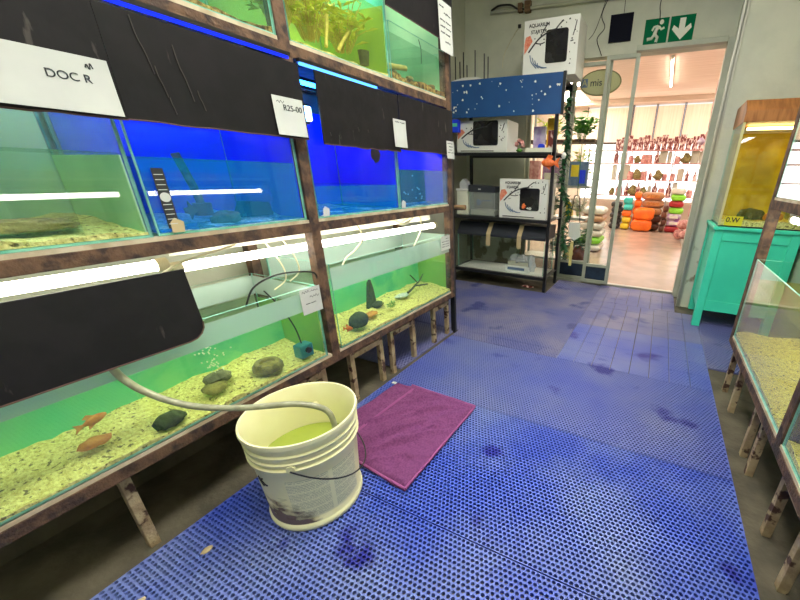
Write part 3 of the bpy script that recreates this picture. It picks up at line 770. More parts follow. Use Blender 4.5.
# lower right tank
rock((-1.37, 1.30, .412), (.042, .058, .050), 9, 'darkrock', 'dark round rock at the near corner of the lower right tank', amp=.1)
fish((-1.33, 1.185, .42), .075, .026, 1.75, 'orange', 'bright orange fish beside the dark round rock', z_tilt=-.4)
e = thing('dark_slate', (-1.52, 1.55, .385), 'tall dark slate standing at the back of the lower right tank', 'slate')
MB().prism([(-.04, 0), (.04, 0), (.022, .12), (.006, .175), (-.012, .16), (-.03, .06)], lambda u, v, d: (-1.52+d, 1.55+u, .385+v), 0, .02).build('slab', 'darkrock', e, bevel=.004)
MB().blob((-1.50, 1.58, .395), (.04, .045, .02), 14, .2).build('foot', 'darkrock', e, smooth=60)
def bush(c, h, r, n, m, label, name='aquarium_plant', cat='plant', leaf=.05, seed=0, stemm='stem', wid=.012):
    rd = random.Random(seed); e = thing(name, c, label, cat)
    sm = MB(); lm = MB()
    for k in range(n):
        a = rd.uniform(0, 2*PI); rr = r*math.sqrt(rd.random())
        p0 = Vector((c[0]+rr*.25*math.cos(a), c[1]+rr*.25*math.sin(a), c[2]))
        p1 = Vector((c[0]+rr*math.cos(a), c[1]+rr*math.sin(a), c[2]+h*rd.uniform(.5, 1)))
        mid = (p0+p1)/2+Vector((0, 0, h*.12))
        sm.tube([p0, mid, p1], .0015, 5, smooth=False)
        for q in range(3):
            t = rd.uniform(.3, 1); b = p0.lerp(p1, t); ang = rd.uniform(0, 2*PI)
            d = Vector((math.cos(ang), math.sin(ang), rd.uniform(-.3, .6)))*leaf*rd.uniform(.6, 1.1)
            sd = Vector((-math.sin(ang), math.cos(ang), 0))*wid*.5
            up = Vector((0, 0, .001))
            m1 = b+d*.5+Vector((0, 0, leaf*.12))
            lm.add([b, m1-sd, b+d, m1+sd, b+up, m1-sd+up, b+d+up, m1+sd+up], [(0,1,2,3), (7,6,5,4), (0,4,5,1), (1,5,6,2), (2,6,7,3), (3,7,4,0)])
    sm.build('stems', stemm, e); lm.build('leaves', m, e)
    return e
bush((-1.40, 1.60, .385), .035, .03, 10, 'green', 'small round green plant on the gravel of the lower right tank', leaf=.02, seed=2)
rock((-1.42, 1.44, .392), (.03, .05, .013), 16, 'orangestone', 'orange brown stone right of the dark round rock')
rock((-1.46, 1.78, .398), (.03, .06, .015), 17, 'gravelb', 'white flat stone near the green plant')
e = thing('driftwood', (-1.48, 2.0, .395), 'dark driftwood twig at the far end of the lower right tank', 'driftwood')
MB().tube([(-1.46, 1.84, .402), (-1.47, 1.90, .408), (-1.48, 1.96, .425), (-1.49, 2.02, .436), (-1.50, 2.08, .47)], lambda t: .009*(1-t*.6), 7).build('trunk', 'darkrock', e, smooth=60)
MB().tube([(-1.48, 1.95, .42), (-1.46, 2.0, .415), (-1.45, 2.06, .408)], .005, 6).build('branch', 'darkrock', e, smooth=60)
MB().tube([(-1.485, 1.99, .43), (-1.52, 1.99, .46), (-1.53, 1.97, .485)], .004, 6).build('branch', 'darkrock', e, smooth=60)

# middle tier contents
e = thing('thermometer_strip', (-1.304, .592, .985), 'black strip thermometer on the front glass of the blue tank', 'thermometer')
bx(-1.3095, -1.3085, .577, .605, .985, 1.150).build('strip', 'blackplastic', e)
mb = MB()
for k in range(11):
    if k in (5, 6): continue
    mb.box(-1.3084, -1.3078, .580, .601, .997+k*.0135, .999+k*.0135)
mb.build('graduation', 'paper', e)
MB().cyl((-1.3084, .591, 1.072), (-1.3078, .591, 1.072), .013, n=20).build('dial', 'paper', e)
rock((-1.40, .79, .990), (.035, .05, .026), 20, 'rock', 'mottled grey rock on the floor of the blue thermometer tank')
e = thing('slate_shelter', (-1.47, .93, .985), 'dark wedge shaped slate shelter in the blue thermometer tank', 'slate')
MB().prism([(-.06, 0), (.07, 0), (.06, .05), (-.03, .058)], lambda u, v, d: (-1.47+d, .93+u, .982+v), -.03, .03).build('slab', 'backdark', e, bevel=.004)
e = thing('angelfish', (-1.42, .70, 1.02), 'dark angelfish near the thermometer strip', 'fish')
bm_ = lambda u, v, d: (-1.42+d, .70+u, 1.022+v)
MB().prism([(.022, 0), (.008, .012), (-.004, .03), (-.006, .011), (-.02, .008), (-.018, -.008), (-.006, -.012), (-.004, -.03), (.008, -.012)], bm_, -.003, .003).build('body', 'backdark', e, bevel=.001)
e = thing('sponge_filter', (-1.60, .83, .985), 'brown stained uplift tube at the back of the blue thermometer tank', 'filter')
MB().tube([(-1.60, .83, 1.0), (-1.60, .82, 1.08), (-1.60, .79, 1.20)], .014, 10).build('uplift_tube', 'rock', e, smooth=60)
MB().cyl((-1.60, .83, .985), (-1.60, .83, 1.03), .03, n=16).build('sponge', 'blackplastic', e)
# white tags on glass
for k, (yy, lab) in enumerate(((1.145, 'tiny torn white tag at the lower corner of the deep blue tank'), (1.675, 'tiny white tag at the lower corner of the far blue tank'), (.60, 'yellowed tape patch under the thermometer strip'))):
    mb = MB().prism([(-.018, 0), (.014, 0), (.018, .03), (-.004, .042), (-.016, .03)], lambda u, v, d: (-1.3088+d, yy+u, .972+v), 0, .0008)
    tag(mb.build('tag', 'paper' if k < 2 else 'tape'), lab, 'tag')
# pale flecks on the dark backing (small shells stuck on it)
rd = random.Random(9)
for k in range(12):
    yy = rd.uniform(1.84, 2.07); zz = rd.uniform(1.0, 1.15)
    tag(MB().blob((-1.446, yy, zz), (.003, rd.uniform(.005, .011), .005), k, .3, 8, 6).build('shell_fleck', 'white', smooth=60), 'white fleck on the dark backing of the far blue tank', 'fleck', 'white flecks in the far blue tank')
# yellow gravel heap in A1 and rocks
rock((-1.42, .33, 1.01), (.06, .10, .02), 23, 'tanrock', 'brown stone mound in the greenish middle tier tank')
# black cup stuck on glass of deep blue tank
e = thing('suction_cup', (-1.31, 1.50, 1.20), 'round dark suction cup on the deep blue tank glass', 'suction cup')
MB().blob((-1.322, 1.50, 1.235), (.004, .032, .036), 3, .2, 16, 10).build('cup', 'backdark', e, smooth=60)

# upper tier contents
for k, (yy, xx, nn) in enumerate(((1.18, -1.45, 46), (1.33, -1.46, 52), (1.50, -1.45, 44))):
    bush((xx, yy, 1.66), .20, .13, nn, 'yelgreen', ['bushy yellow green plant at the near end of the top tier tank', 'bushy yellow green plant in the middle of the top tier tank', 'bushy yellow green plant at the far end of the top tier tank'][k], leaf=.06, seed=30+k, wid=.016)
for k, (a, b, lab) in enumerate((((-1.345, 1.30, 1.62), (-1.40, 1.38, 1.76), 'left of two pale bamboo stems in the plant tank'), ((-1.345, 1.36, 1.62), (-1.40, 1.50, 1.74), 'right of two pale bamboo stems in the plant tank'))):
    tag(MB().cyl(a, b, .007, n=10).build('bamboo_stem', 'stem', smooth=40), lab, 'stem')
e = thing('clay_pot', (-1.40, 1.575, 1.62), 'small dark pot under the plants of the top tier tank', 'pot')
MB().lathe([(0, 0), (.02, 0), (.026, .055), (.022, .055), (.018, .01), (0, .01)], (-1.40, 1.575, 1.625), 20).build('pot', 'darkrock', e, smooth=40)
tag(MB().cyl((-1.38, 1.70, 1.652), (-1.36, 1.84, 1.668), .013, n=14).build('wooden_log', 'stem', smooth=40), 'pale log resting on brown gravel in the small teal tank', 'log')
for k, yy in enumerate((1.73, 1.80, 1.87, 2.0, 2.08)):
    rock((-1.36-.03*(k % 2), yy, 1.628), (.02, .025, .014), 40+k, 'gravelbrown' if k % 2 else 'tanrock', ['pebble under the pale log', 'pebble right of the pale log', 'pebble left of the divider in the small teal tank', 'pebble right of the divider in the small teal tank', 'pebble at the far corner of the small teal tank'][k], name='pebble')
cable([(-1.60, 1.78, 1.80), (-1.55, 1.82, 1.75), (-1.55, 1.80, 1.70), (-1.55, 1.83, 1.66)], .002, 'blackcable', 'thin airline on the left in the small teal tank')
cable([(-1.40, 2.03, 1.85), (-1.39, 2.035, 1.80), (-1.39, 2.03, 1.735)], .002, 'blackcable', 'thin hanging line right of the divider in the small teal tank')

# wooden stick past the rack end
tag(MB().tube([(-1.85, 2.24, .925), (-1.60, 2.255, .93), (-1.36, 2.26, .935), (-1.24, 2.262, .94)], .018, 10).build('wooden_stick', 'wood', smooth=50), 'round wooden stick poking out past the far end of the tank rack', 'stick')

# ------------------------------------------------------------------ bucket, hose, towel
bc = (-1.008, .645, 0)
e = thing('bucket', bc, 'cream plastic bucket of green water standing on the blue mat', 'bucket')
prof = [(0, .002), (.150, .002), (.157, .004), (.160, .012), (.160, .022), (.155, .027), (.153, .03), (.167, .276), (.168, .278), (.176, .281), (.177, .288), (.170, .292), (.1695, .303), (.176, .306), (.177, .312), (.1715, .316), (.171, .328), (.177, .332), (.178, .340), (.1725, .345), (.1735, .368), (.182, .372), (.1835, .380), (.182, .389), (.176, .389), (.173, .384), (.168, .30), (.150, .03), (.146, .016), (0, .016)]
shell = MB().lathe(prof, bc, 72).build('shell', 'bucket', e, smooth=50)
MB().lathe([(0, .212), (.1605, .212)], bc, 64).build('water', 'bucketwater', e)
def bucket_patch(a0, a1, z0, z1, off, n=24, mz=10, wob=0, seed=0):
    V = []; F = []
    for j in range(mz+1):
        for i in range(n+1):
            a = math.radians(a0+(a1-a0)*i/n); z = z0+(z1-z0)*j/mz
            if wob:
                cx, cy = (i/n-.5)*2, (j/mz-.5)*2
            rr = .153+(.166-.153)*(z-.03)/(.262-.03)+off
            V.append((bc[0]+rr*math.cos(a), bc[1]+rr*math.sin(a), z))
    for j in range(mz):
        for i in range(n):
            if wob:
                cx = ((i+.5)/n-.5)*2; cy = ((j+.5)/mz)
                if cy > (.95-abs(cx+.15)**1.7)*(.72+.45*noise.noise(Vector((cx*3, cy*2, seed)))): continue
            F.append((j*(n+1)+i, j*(n+1)+i+1, (j+1)*(n+1)+i+1, (j+1)*(n+1)+i))
    used = sorted({k for f in F for k in f}); ix = {k: q for q, k in enumerate(used)}
    V2 = [V[k] for k in used]; F2 = [tuple(ix[k] for k in f) for f in F]
    return V2, F2, [( (k % (n+1))/n, (k//(n+1))/mz) for k in used]
def patch(name, m, *a, **k):
    V, F, UV = bucket_patch(*a, **k)
    me = bpy.data.meshes.new(name); me.from_pydata([(v[0]-bc[0], v[1]-bc[1], v[2]) for v in V], [], F)
    uvl = me.uv_layers.new(name='UVMap')
    for lp in me.loops: uvl.data[lp.index].uv = UV[lp.vertex_index]
    me.materials.append(M[m]); me.polygons.foreach_set('use_smooth', [True]*len(me.polygons)); me.update()
    o = bpy.data.objects.new(name, me); COL.objects.link(o); o.parent = shell
    return o
patch('printed_label', 'label', -64, 22, .055, .235, .0006)
patch('dirt_stain', 'stain', -140, -20, .031, .19, .0010, n=50, mz=10)
# black printed mark on the left
mk = MB()
def bp(a, z, off=.0012):
    a = math.radians(a); rr = .153+.013*(z-.03)/.232+off
    return (bc[0]+rr*math.cos(a), bc[1]+rr*math.sin(a), z)
mk.tube([bp(-100, .235), bp(-97, .215), bp(-93, .200)], .003, 6).tube([bp(-92, .232), bp(-96, .225), bp(-91, .210), bp(-87, .208)], .0025, 6).build('printed_mark', 'blackprint', shell)
TH = -52
for th in (TH, TH+180):
    a = math.radians(th); c = Vector((bc[0]+.170*math.cos(a), bc[1]+.172*math.sin(a), .296)); d = Vector((math.cos(a), math.sin(a), 0))
    MB().cyl(c-d*.012, c+d*.008, .013, n=16).build('handle_lug', 'bucket', e, smooth=40)
pts = []
for k in range(13):
    t = k/12; a = math.radians(TH+180*t); rr = .186
    pts.append((bc[0]+rr*math.cos(a), bc[1]+rr*math.sin(a), .296-.15*math.sin(PI*t)))
MB().tube(pts, .0026, 8).build('wire_handle', 'wire', e, smooth=60)
HP = [(-1.37, .29, .662), (-1.335, .308, .700), (-1.312, .322, .709), (-1.290, .334, .69), (-1.284, .345, .625), (-1.272, .362, .578), (-1.249, .381, .546), (-1.218, .406, .515), (-1.165, .448, .483), (-1.086, .511, .463), (-1.022, .563, .457), (-.966, .607, .453), (-.922, .642, .436), (-.896, .663, .411), (-.886, .671, .371), (-.884, .673, .29), (-.884, .674, .25)]
tag(MB().tube(HP, .0095, 12).build('siphon_hose', 'hose', smooth=60), 'grey siphon hose running from the lower tank into the cream bucket', 'hose')

def towel():
    e = thing('towel', (-1.0, 1.1, 0), 'magenta terry towel folded over on the blue mat behind the bucket', 'towel')
    A, B, Cc, D = Vector((-1.235, 1.405)), Vector((-.712, 1.383)), Vector((-.715, .793)), Vector((-1.285, .86))
    FOLDS = [(.30, .98, .72, .40, .020, .030), (.42, .99, .95, .42, .018, .028), (.22, .75, .55, .25, .016, .026), (.50, .45, .80, .12, .018, .030),
             (.60, .98, .98, .68, .014, .024), (.05, .9, .16, .3, .014, .022), (.70, .55, .97, .30, .012, .02), (.32, .30, .62, .06, .014, .024), (.05, .4, .17, .08, .012, .02)]
    def layer(u0, u1, zb, th, seed, name, m='towel'):
        n = 90; mm = 90; top = []; 
        for j in range(mm+1):
            for i in range(n+1):
                u = u0+(u1-u0)*i/n; v = j/mm
                p = (A.lerp(B, u)).lerp(D.lerp(Cc, u), v)
                wob = .008*noise.noise(Vector((u*4, v*4, seed)))
                q = Vector((p.x, p.y))*2.2
                rid = noise.noise(Vector((u*5+v*4.5, (u-v)*1.5, seed)))
                z = zb+th+.022*max(0, rid)**1.3*(1 if seed == 5 else .5)+.012*max(0, noise.noise(Vector((u*3+v*9, v*2-u*6, seed+1))))+.006*noise.noise(Vector((u*9, v*9, seed+3)))+.003*noise.noise(Vector((u*22, v*22, seed)))
                for (a0, b0, a1, b1, hh, ww) in FOLDS:
                    dx, dy = a1-a0, b1-b0; L2 = dx*dx+dy*dy
                    tt = max(0, min(1, ((u-a0)*dx+(v-b0)*dy)/L2)); dd = math.hypot(u-a0-dx*tt+.02*math.sin(tt*6+a0*9), v-b0-dy*tt)
                    z += 1.9*hh*math.exp(-(dd/(.75*ww))**2)*math.sin(PI*(.08+.84*tt))
                ed = min(i, n-i, j, mm-j)/3
                if ed < 1: z = zb+(z-zb)*max(.15, math.sqrt(ed))
                top.append((p.x+wob, p.y+wob*.8, max(zb+.001, z)))
        V = top+[(x, y, zb) for x, y, z in top]
        N = len(top); F = []
        for j in range(mm):
            for i in range(n):
                a = j*(n+1)+i; F.append((a, a+1, a+n+2, a+n+1)); F.append((N+a, N+a+n+1, N+a+n+2, N+a+1))
        rim = [i for i in range(n+1)]+[j*(n+1)+n for j in range(1, mm+1)]+[mm*(n+1)+i for i in range(n-1, -1, -1)]+[j*(n+1) for j in range(mm-1, 0, -1)]
        for k in range(len(rim)):
            a, b = rim[k], rim[(k+1) % len(rim)]; F.append((a, N+a, N+b, b))
        return MB().add(V, F).build(name, m, e, smooth=80)
    layer(0, 1, .001, .006, 2, 'lower_layer')
    layer(.19, 1.0, .012, .010, 5, 'folded_layer')
    mb = MB()
    for uu in (.27, .285):
        pts = [tuple((A.lerp(B, uu)).lerp(D.lerp(Cc, uu), v/14))+(.024+.024*max(0, noise.noise(Vector((uu*5+v/14*4.5, (uu-v/14)*1.5, 5))))**1.3+.012*max(0, noise.noise(Vector((uu*3+v/14*9, v/14*2-uu*6, 6)))),) for v in range(1, 14)]
        mb.tube(pts, .004, 6)
    mb.build('woven_band', 'towelband', e, smooth=60)
    hem = MB()
    for ps in ([A.lerp(B, .2+.8*k/10) for k in range(11)], [B.lerp(Cc, k/10) for k in range(11)], [Cc.lerp(D, .8*k/10) for k in range(11)]):
        hem.tube([(p.x, p.y, .016+.004*noise.noise(Vector((p.x*9, p.y*9, 3)))) for p in ps], .0055, 6)
    hem.build('hem', 'towelband', e, smooth=60)
    bx(-1.262, -1.236, 1.378, 1.398, .006, .009).build('care_label', 'paper', e)
towel()
# small debris on mats
for k, (x, y, lab) in enumerate(((-1.15, .335, 'small tan scrap on the blue mat left of the bucket'), (-1.16, .16, 'tiny pale scrap on the mat in the near left corner'))):
    tag(MB().blob((x, y, .004), (.012, .016, .004), k, .4, 10, 6).build('debris', 'tape', smooth=60), lab, 'debris')

# ------------------------------------------------------------------ black shelving unit at the back
S = thing('shelving_unit', (-1.50, 3.77, FZ), 'black metal shelving unit against the back wall beside the glass', 'shelving')
for x in (-2.09, -.985):
    for y in (3.53, 3.97):
        bx(x-.015, x+.015, y-.015, y+.015, FZ, 1.99).build('post', 'blackmetal', S)
SX0, SX1 = -2.10, -.97
for z in (.15, .74, 1.365, 1.975):
    mb = MB().box(SX0, SX1, 3.52, 3.98, z-.006, z).box(SX0, SX1, 3.515, 3.527, z-.03, z).box(SX0, SX1, 3.975, 3.985, z-.03, z)
    mb.build('shelf_board', 'blackmetal', S)
# starry blue board over the top
e = thing('starry_cover', (-1.42, 3.5, 1.68), 'blue board dotted with white stars across the top of the shelving', 'cover')
sb = bx(-2.09, -.945, 3.488, 3.508, 1.672, 1.985).build('board', 'starblue', e)
bx(-.945, -.92, 3.486, 3.51, 1.665, 1.99).build('edge_strip', 'blackmetal', e)
rd = random.Random(21); st = MB()
for k in range(46):
    x = rd.uniform(-2.06, -.97); z = rd.uniform(1.70, 1.96); r = rd.choice([.004, .006, .008, .012])
    st.prism([(r*math.cos(t*PI/3+k)*(1 if t % 2 else .7), r*math.sin(t*PI/3+k)*(1 if t % 2 else .7)) for t in range(6)], lambda u, v, d: (x+u, 3.4875-d, z+v), 0, .001)
st.build('star_print', 'white', sb)

def carton(x0, x1, y0, y1, z0, z1, wx, wz, label, fishy=False, words=True):
    e = thing('aquarium_carton', ((x0+x1)/2, (y0+y1)/2, z0), label, 'carton')
    root = e; e = MB().box(x0, x1, y0, y1, z0, z1).build('box', 'carton', e, bevel=.003)
    W, H = x1-x0, z1-z0; yf = y0-.0012
    a, b = x0+W*wx[0], x0+W*wx[1]; c, d = z0+H*wz[0], z0+H*wz[1]; r = .02
    poly = []
    for cx, cz, t0 in ((b-r, d-r, 0), (a+r, d-r, 90), (a+r, c+r, 180), (b-r, c+r, 270)):
        for k in range(5):
            t = math.radians(t0+k*22.5); poly.append((cx+r*math.cos(t), cz+r*math.sin(t)))
    MB().prism(poly, lambda u, v, dd: (u, yf+.0004-dd, v), 0, .0044).build('window', 'win', e)
    rd = random.Random(int(x0*100)); ink = MB()
    f = lambda u, v: (x0+W*u, yf-.0008, z0+H*v)
    ink.tube([f(.10, .45), f(.22, .60), f(.33, .70), f(.50, .78), f(.62, .80)], .006, 6)
    ink.tube([f(.30, .67), f(.38, .82), f(.42, .88)], .004, 6)
    ink.tube([f(.58, .79), f(.66, .88), f(.72, .93)], .005, 6)
    ink.tube([f(.22, .60), f(.32, .58), f(.40, .60)], .004, 6)
    ink.tube([f(.90, .66), f(.93, .78), f(.95, .90)], .004, 6)
    for k in range(26):
        u, v = rd.choice([(rd.uniform(.2, .45), rd.uniform(.5, .8)), (rd.uniform(.6, .97), rd.uniform(.82, .95)), (rd.uniform(wx[1]+.02, .97), rd.uniform(.15, .8))])
        ink.blob(f(u, v), (.006*rd.uniform(.5, 1.4), .0012, .005), k, .3, 8, 6)
    ink.tube([f(.08, .05), f(.75, .05)], .004, 6, smooth=False)
    ink.build('branch_print', 'blackprint', e)
    MB().prism([(.02, .42), (.10, .54), (.17, .64), (.12, .74), (.04, .72), (.015, .6)], lambda u, v, dd: (x0+W*u, yf-dd, z0+H*v), -.0005, .001).build('fish_print', 'redprint', e)
    bl = MB()
    for k in range(5): bl.tube([f(.13+.05*k, .40-.05*k), f(.16+.05*k, .28-.03*k), f(.26+.05*k, .16)], .004, 6)
    bl.build('plant_print', 'blueprint', e)
    if words:
        text('AQUARIUM', H*.085, (x0+W*.28, yf-.001, z0+H*.90), R_BACK, 'blackprint', 'lettering', e, bold=.0008)
        text('STARTER', H*.085, (x0+W*.28, yf-.001, z0+H*.79), R_BACK, 'blackprint', 'lettering', e, bold=.0008)
    if fishy:
        MB().blob((a+W*.09, yf-.0025, c+H*.12), (W*.06, .002, H*.11), 5, .3).build('goldfish_print', 'orange', e, smooth=60)
        MB().blob((a+W*.2, yf-.0025, c+H*.06), (W*.08, .002, H*.06), 6, .3).build('pebble_print', 'paper', e, smooth=60)
    return root
carton(-1.345, -.86, 3.56, 3.86, 1.976, 2.395, (.42, .82), (.23, .80), 'white aquarium carton with a dark window on top of the shelving')
carton(-2.04, -1.48, 3.56, 3.86, 1.366, 1.655, (.34, .83), (.22, .985), 'white aquarium carton half hidden on the shelf under the starry board', words=False)
carton(-1.545, -1.025, 3.56, 3.84, .741, 1.125, (.44, .84), (.22, .78), 'white aquarium carton with a goldfish in its window, middle shelf', fishy=True)
e = thing('blue_box', (-2.06, 3.54, 1.6), 'small bright blue box at the left end under the starry board', 'box')
bx(-2.10, -1.99, 3.50, 3.55, 1.55, 1.665).build('box', 'backblue', e, bevel=.003)
bx(-2.09, -2.0, 3.4985, 3.4995, 1.60, 1.63).build('label', 'backteal', e)
# top: black spiked drying rack, tube
e = thing('spiked_rack', (-1.92, 3.70, 1.976), 'white based rack with thin black upright rods on the shelving top', 'rack')
MB().prism([(-.20, 0), (.20, 0), (.20, .03), (.08, .065), (-.06, .07), (-.20, .05)], lambda u, v, d: (-1.93+u, 3.64+d, 1.976+v), 0, .16).build('base', 'white', e)
for k, (x, h) in enumerate(((-2.10, .20), (-2.06, .16), (-2.03, .24), (-1.97, .12), (-1.89, .24), (-1.80, .21), (-1.74, .17))):
    MB().cyl((x, 3.66+.02*(k % 3), 1.985), (x, 3.66+.02*(k % 3), 2.03+h), .006, n=8).build('rod', 'blackplastic', e)
e = thing('white_pipe', (-1.40, 3.76, 1.976), 'short white pipe standing left of the top carton', 'pipe')
MB().lathe([(.028, 0), (.032, 0), (.032, .22), (.036, .22), (.036, .25), (.028, .25), (.028, 0)], (-1.40, 3.76, 1.976), 24).build('pipe', 'tub', e, smooth=40)
# middle shelf: tub, black lidded tank
e = thing('storage_tub', (-2.0, 3.66, .74), 'white lidded tub at the left end of the middle shelf', 'tub')
MB().box(-2.07, -1.93, 3.58, 3.74, .741, .99).build('body', 'tub', e, bevel=.008)
MB().box(-2.076, -1.924, 3.575, 3.745, .99, 1.01).build('lid', 'white', e, bevel=.004)
MB().prism([(-.05, 0), (.05, 0), (.03, .07), (-.01, .10), (-.05, .06)], lambda u, v, d: (-2.0+u, 3.62+d, 1.01+v), 0, .08).build('plastic_wrap', 'bagplastic', e)
e = thing('small_tank', (-1.75, 3.7, .74), 'small clear tank with a black lid left of the goldfish carton', 'aquarium')
x0, x1, y0, y1 = -1.90, -1.60, 3.56, 3.80
for y in (y0, y1-.004): MB().pane(1, x0, x1, y, y+.004, .745, .99).build('pane', ['clearplastic', 'alu'], e)
for x in (x0, x1-.004): MB().pane(0, x, x+.004, y0+.005, y1-.005, .745, .99).build('pane', ['clearplastic', 'alu'], e)
bx(x0-.004, x1+.004, y0-.004, y1+.004, .741, .745).build('base', 'blackplastic', e)
MB().prism([(x0-.008, .985), (x1+.008, .985), (x1+.008, 1.04), (x0-.008, 1.055)], lambda u, v, d: (u, d, v), y0-.006, y1+.006).build('lid', 'lid', e, bevel=.003)
bx(-1.79, -1.76, y0-.0085, y0-.0065, 1.008, 1.02).build('badge', 'paper', e)
bx(x0+.012, x1-.012, y0+.02, y1-.02, .747, .80).build('paper_insert', 'cartonside', e)
MB().blob((-1.80, y0+.03, .88), (.03, .012, .03), 4, .3).build('pump', 'blueprint', e, smooth=60)
MB().tube([(-1.78, y0+.03, .89), (-1.72, y0+.03, .90), (-1.66, y0+.03, .90)], .006, 6).build('spout', 'blueprint', e)
# upper shelf bits
e = thing('flower_ornament', (-1.36, 3.6, 1.366), 'pinkish coral ornament on green base, shelf under the starry board', 'ornament')
MB().blob((-1.36, 3.6, 1.385), (.03, .03, .018), 3, .2).build('base', 'green', e, smooth=60)
for k, (dx, dz) in enumerate(((-.03, .055), (.02, .07), (.035, .045), (-.005, .085))):
    MB().blob((-1.36+dx, 3.6, 1.385+dz), (.022, .02, .02), 8+k, .4).build('bloom', 'pink', e, smooth=60)
e = thing('white_tray', (-1.13, 3.62, 1.366), 'shallow white tray on the shelf under the starry board', 'tray')
MB().box(-1.28, -1.0, 3.55, 3.72, 1.366, 1.374).box(-1.28, -1.0, 3.55, 3.556, 1.374, 1.405).box(-1.28, -1.0, 3.714, 3.72, 1.374, 1.405).box(-1.28, -1.274, 3.556, 3.714, 1.374, 1.405).box(-1.006, -1.0, 3.556, 3.714, 1.374, 1.405).build('tray', 'tub', e)
e = thing('blue_pot', (-1.15, 3.64, 1.375), 'small blue pot standing in the white tray', 'pot')
MB().lathe([(0, 0), (.028, 0), (.036, .035), (.03, .06), (.018, .07), (.014, .07), (.02, .03), (0, .01)], (-1.15, 3.64, 1.375), 20).build('pot', 'backblue', e, smooth=50)
e = thing('red_packet', (-1.055, 3.65, 1.375), 'dark red packet beside the blue pot', 'packet')
bx(-1.085, -1.025, 3.63, 3.66, 1.375, 1.56).build('pack', 'maroon', e, bevel=.004)
e = thing('yellow_packet', (-1.05, 3.68, 1.375), 'tall yellow packet at the right end of the upper shelf', 'packet')
bx(-1.11, -1.02, 3.67, 3.70, 1.375, 1.665).build('pack', simple('yellow pack', (236, 176, 24), (244, 196, 40), .5, 30), e, bevel=.004)
e = thing('lilac_packet', (-1.19, 3.69, 1.375), 'lilac packet behind the blue pot', 'packet')
bx(-1.25, -1.13, 3.68, 3.71, 1.375, 1.60).build('pack', simple('lilac pack', (170, 150, 200), (200, 190, 216), .5, 20), e, bevel=.004)
# bottom shelf tank
e = thing('hooded_tank', (-1.42, 3.73, .15), 'long empty tank with a taped dark hood on the bottom shelf', 'aquarium')
x0, x1, y0, y1 = -2.05, -1.02, 3.56, 3.93
for y in (y0, y1-.006): MB().pane(1, x0, x1, y, y+.006, .156, .56).build('pane', ['glass', 'edge'], e)
for x in (x0, x1-.006): MB().pane(0, x, x+.006, y0+.0065, y1-.0065, .156, .56).build('pane', ['glass', 'edge'], e)
bx(x0, x1, y0, y1, .151, .156).build('bottom_pane', 'white', e)
bx(x0+.01, x1-.01, y0+.01, y1-.01, .1565, .159).build('foam_base', 'white', e)
MB().prism([(y0-.005, .53), (y0-.005, .56), (y0+.08, .665), (y1+.005, .665), (y1+.005, .53)], lambda u, v, d: (d, u, v), x0-.006, x1+.006).build('hood', 'lid', e, bevel=.004)
for x in (-1.69, -1.33):
    MB().prism([(y0-.0065, .43), (y0-.0065, .561), (y0+.0785, .667), (y0+.16, .667), (y0+.16, .6655), (y0+.081, .6655), (y0-.0052, .558), (y0-.0052, .43)], lambda u, v, d: (x+d, u, v), 0, .05).build('tape', 'tape', e)
e = thing('parts_bag', (-1.32, 3.72, .157), 'clear plastic bag of boxed parts inside the hooded tank', 'bag')
MB().box(-1.48, -1.2, 3.62, 3.78, .157, .22).build('box', 'carton', e, bevel=.004)
MB().box(-1.46, -1.22, 3.64, 3.77, .221, .27).build('box', 'cartonside', e, bevel=.004)
MB().blob((-1.33, 3.70, .28), (.13, .07, .05), 8, .5).build('film', 'bagplastic', e, smooth=30)
MB().blob((-1.20, 3.69, .25), (.05, .05, .10), 12, .5).build('film', 'bagplastic', e, smooth=30)
mb = MB().box(-1.45, -1.25, 3.6185, 3.6195, .175, .205); mb.build('print_band', 'blueprint', e)
e = thing('red_sachet', (-1.20, 3.66, .0), 'small red sachet on the floor under the shelving', 'sachet')
MB().blob((-1.20, 3.62, .006), (.07, .03, .01), 3, .3).build('sachet', 'maroon', e, smooth=60)

